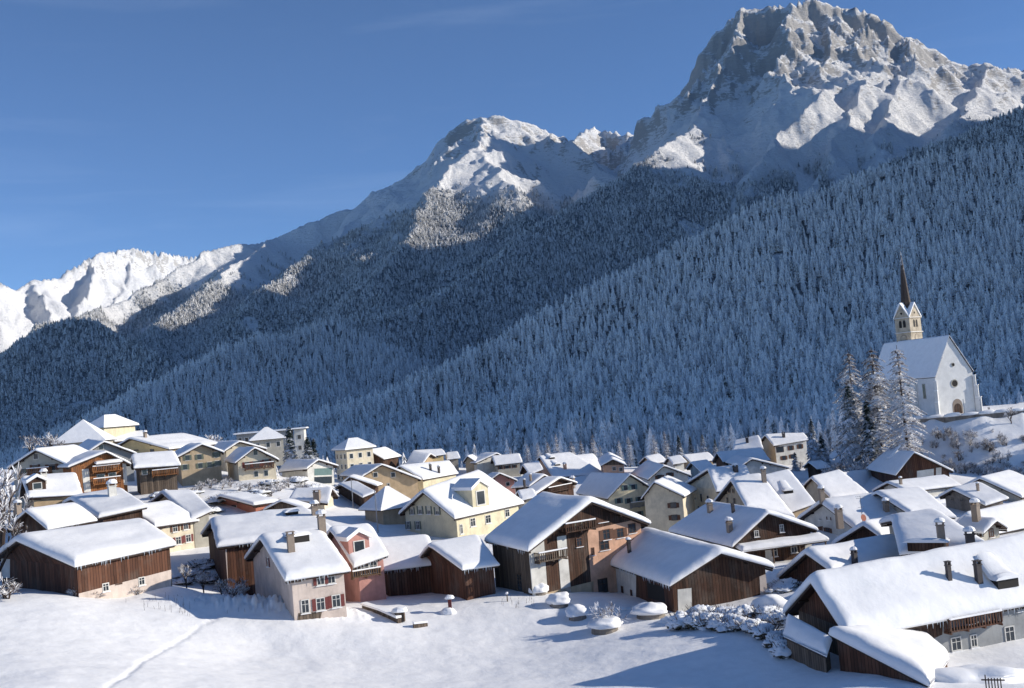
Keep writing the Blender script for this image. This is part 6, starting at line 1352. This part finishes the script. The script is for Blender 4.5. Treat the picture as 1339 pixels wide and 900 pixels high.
# snow heap in the bottom right corner and mounds of ploughed snow
def mound(px, py, D, rx, ry, rz, label, seed):
    b = at(px, py, D * SCL); z = gz(b[0], b[1]); m = MB(); m.blob((b[0], b[1], z - .1), rx, ry, rz, 28, 14, 0, seed, .55); o = m.build('snow_heap', M['snow'], None, smooth=True, origin=(b[0], b[1], z)); tag(o, label, 'snow heap')
mound(1265, 882, 78.5, 4.6, 2.0, 1.0, 'smooth snow heap in front of the grey farmhouse wall', 3)
mound(1010, 792, 99, 2.2, 1.8, 1.3, 'pale snow heap against the white corner pillar of the dark barn', 5)
mound(812, 790, 104.5, 1.6, 1.0, .5, 'small snow heap at the white rear wall of the dark barn', 7)
mound(880, 806, 98.5, 1.8, 1.1, .6, 'snow heap at the open bay of the dark barn', 8)
# roof antennas and masts
def mast(px, py0, py1, D, label, dish=False, arms=True, name='antenna'):
    b = at(px, py1, D * SCL); t = at(px, py0, D * SCL); h = t[2] - b[2]; m = MB(); m.tube(b, b + np.array((0, 0, h)), .05 if arms else .12, .035 if arms else .08, 5)
    if arms:
        for f, w in ((.97, 1.5), (.9, 1.3), (.55, .9)):
            c = b + np.array((0, 0, h * f)); m.tube(c - np.array((w / 2, .2, 0)), c + np.array((w / 2, .2, 0)), .02, .02, 4)
            for k in (-.8, -.4, .4, .8): m.tube(c + np.array((w / 2 * k, -.25, 0)), c + np.array((w / 2 * k, .35, 0)), .014, .014, 3)
    if dish: m.tube(b + np.array((0, -.1, .5)), b + np.array((.1, -.3, .55)), .05, .5, 12, 1); 
    o = m.build(name, [M['metal'], M['red'] if dish else M['metal']], None, origin=tuple(b)); tag(o, label, name.replace('_', ' '))
mast(1128, 648, 682, 127, 'roof antenna with a reddish dish above the small dark gable', True)
mast(943, 584, 596, 246, 'whip antenna on the sunlit roof below the upper white house')
mast(495, 640, 706, 152, 'tall pole beside the steep blue-shaded roof', False, False, 'pole')
mast(464, 626, 690, 172, 'slim pole in front of the open dark barn', False, False, 'pole')
mast(1262, 522, 548, 234, 'left lamp post in front of the church portal', False, False, 'lamp_post')
mast(1284, 522, 546, 235, 'right lamp post at the corner of the church', False, False, 'lamp_post')

# dry stalks poking through the snow along the field edge
m = MB(); _r = random.Random(17)
for i in range(70):
    px = _r.choice((_r.uniform(160, 330), _r.uniform(205, 250), _r.uniform(655, 700))); D = _r.uniform(104, 110) if px < 400 else _r.uniform(106, 109); b = at(px, 800, D * SCL); z = gz(b[0], b[1]); hh = _r.uniform(.25, .9)
    m.tube((b[0], b[1], z - .2), (b[0] + _r.uniform(-.15, .15), b[1] + _r.uniform(-.1, .1), z + hh), .02, .012, 3, 0, False)
o = m.build('dry_stalks', M['bark']); tag(o, 'dry plant stalks poking out of the snow along the field edge', None, None, 'stuff')
# ------------------------------------------------------------------ the air between: thin even haze
def haze():
    m = bpy.data.materials.new('haze'); m.use_nodes = True; nt = m.node_tree; nt.nodes.clear()
    out = nt.nodes.new('ShaderNodeOutputMaterial'); v = nt.nodes.new('ShaderNodeVolumePrincipled')
    v.inputs['Color'].default_value = (.5, .72, 1, 1); v.inputs['Density'].default_value = HAZE; v.inputs['Anisotropy'].default_value = 0.0
    nt.links.new(v.outputs[0], out.inputs['Volume'])
    mb = MB(); mb.add([(-10500, -300, -60), (14500, -300, -60), (14500, 14500, -60), (-10500, 14500, -60), (-10500, -300, 2250), (14500, -300, 2250), (14500, 14500, 2250), (-10500, 14500, 2250)], [(0, 3, 2, 1), (4, 5, 6, 7), (0, 1, 5, 4), (1, 2, 6, 5), (2, 3, 7, 6), (3, 0, 4, 7)])
    o = mb.build('haze', m); tag(o, 'thin blue haze over the valley', None, None, 'stuff')
HAZE = 1.5e-5
haze()
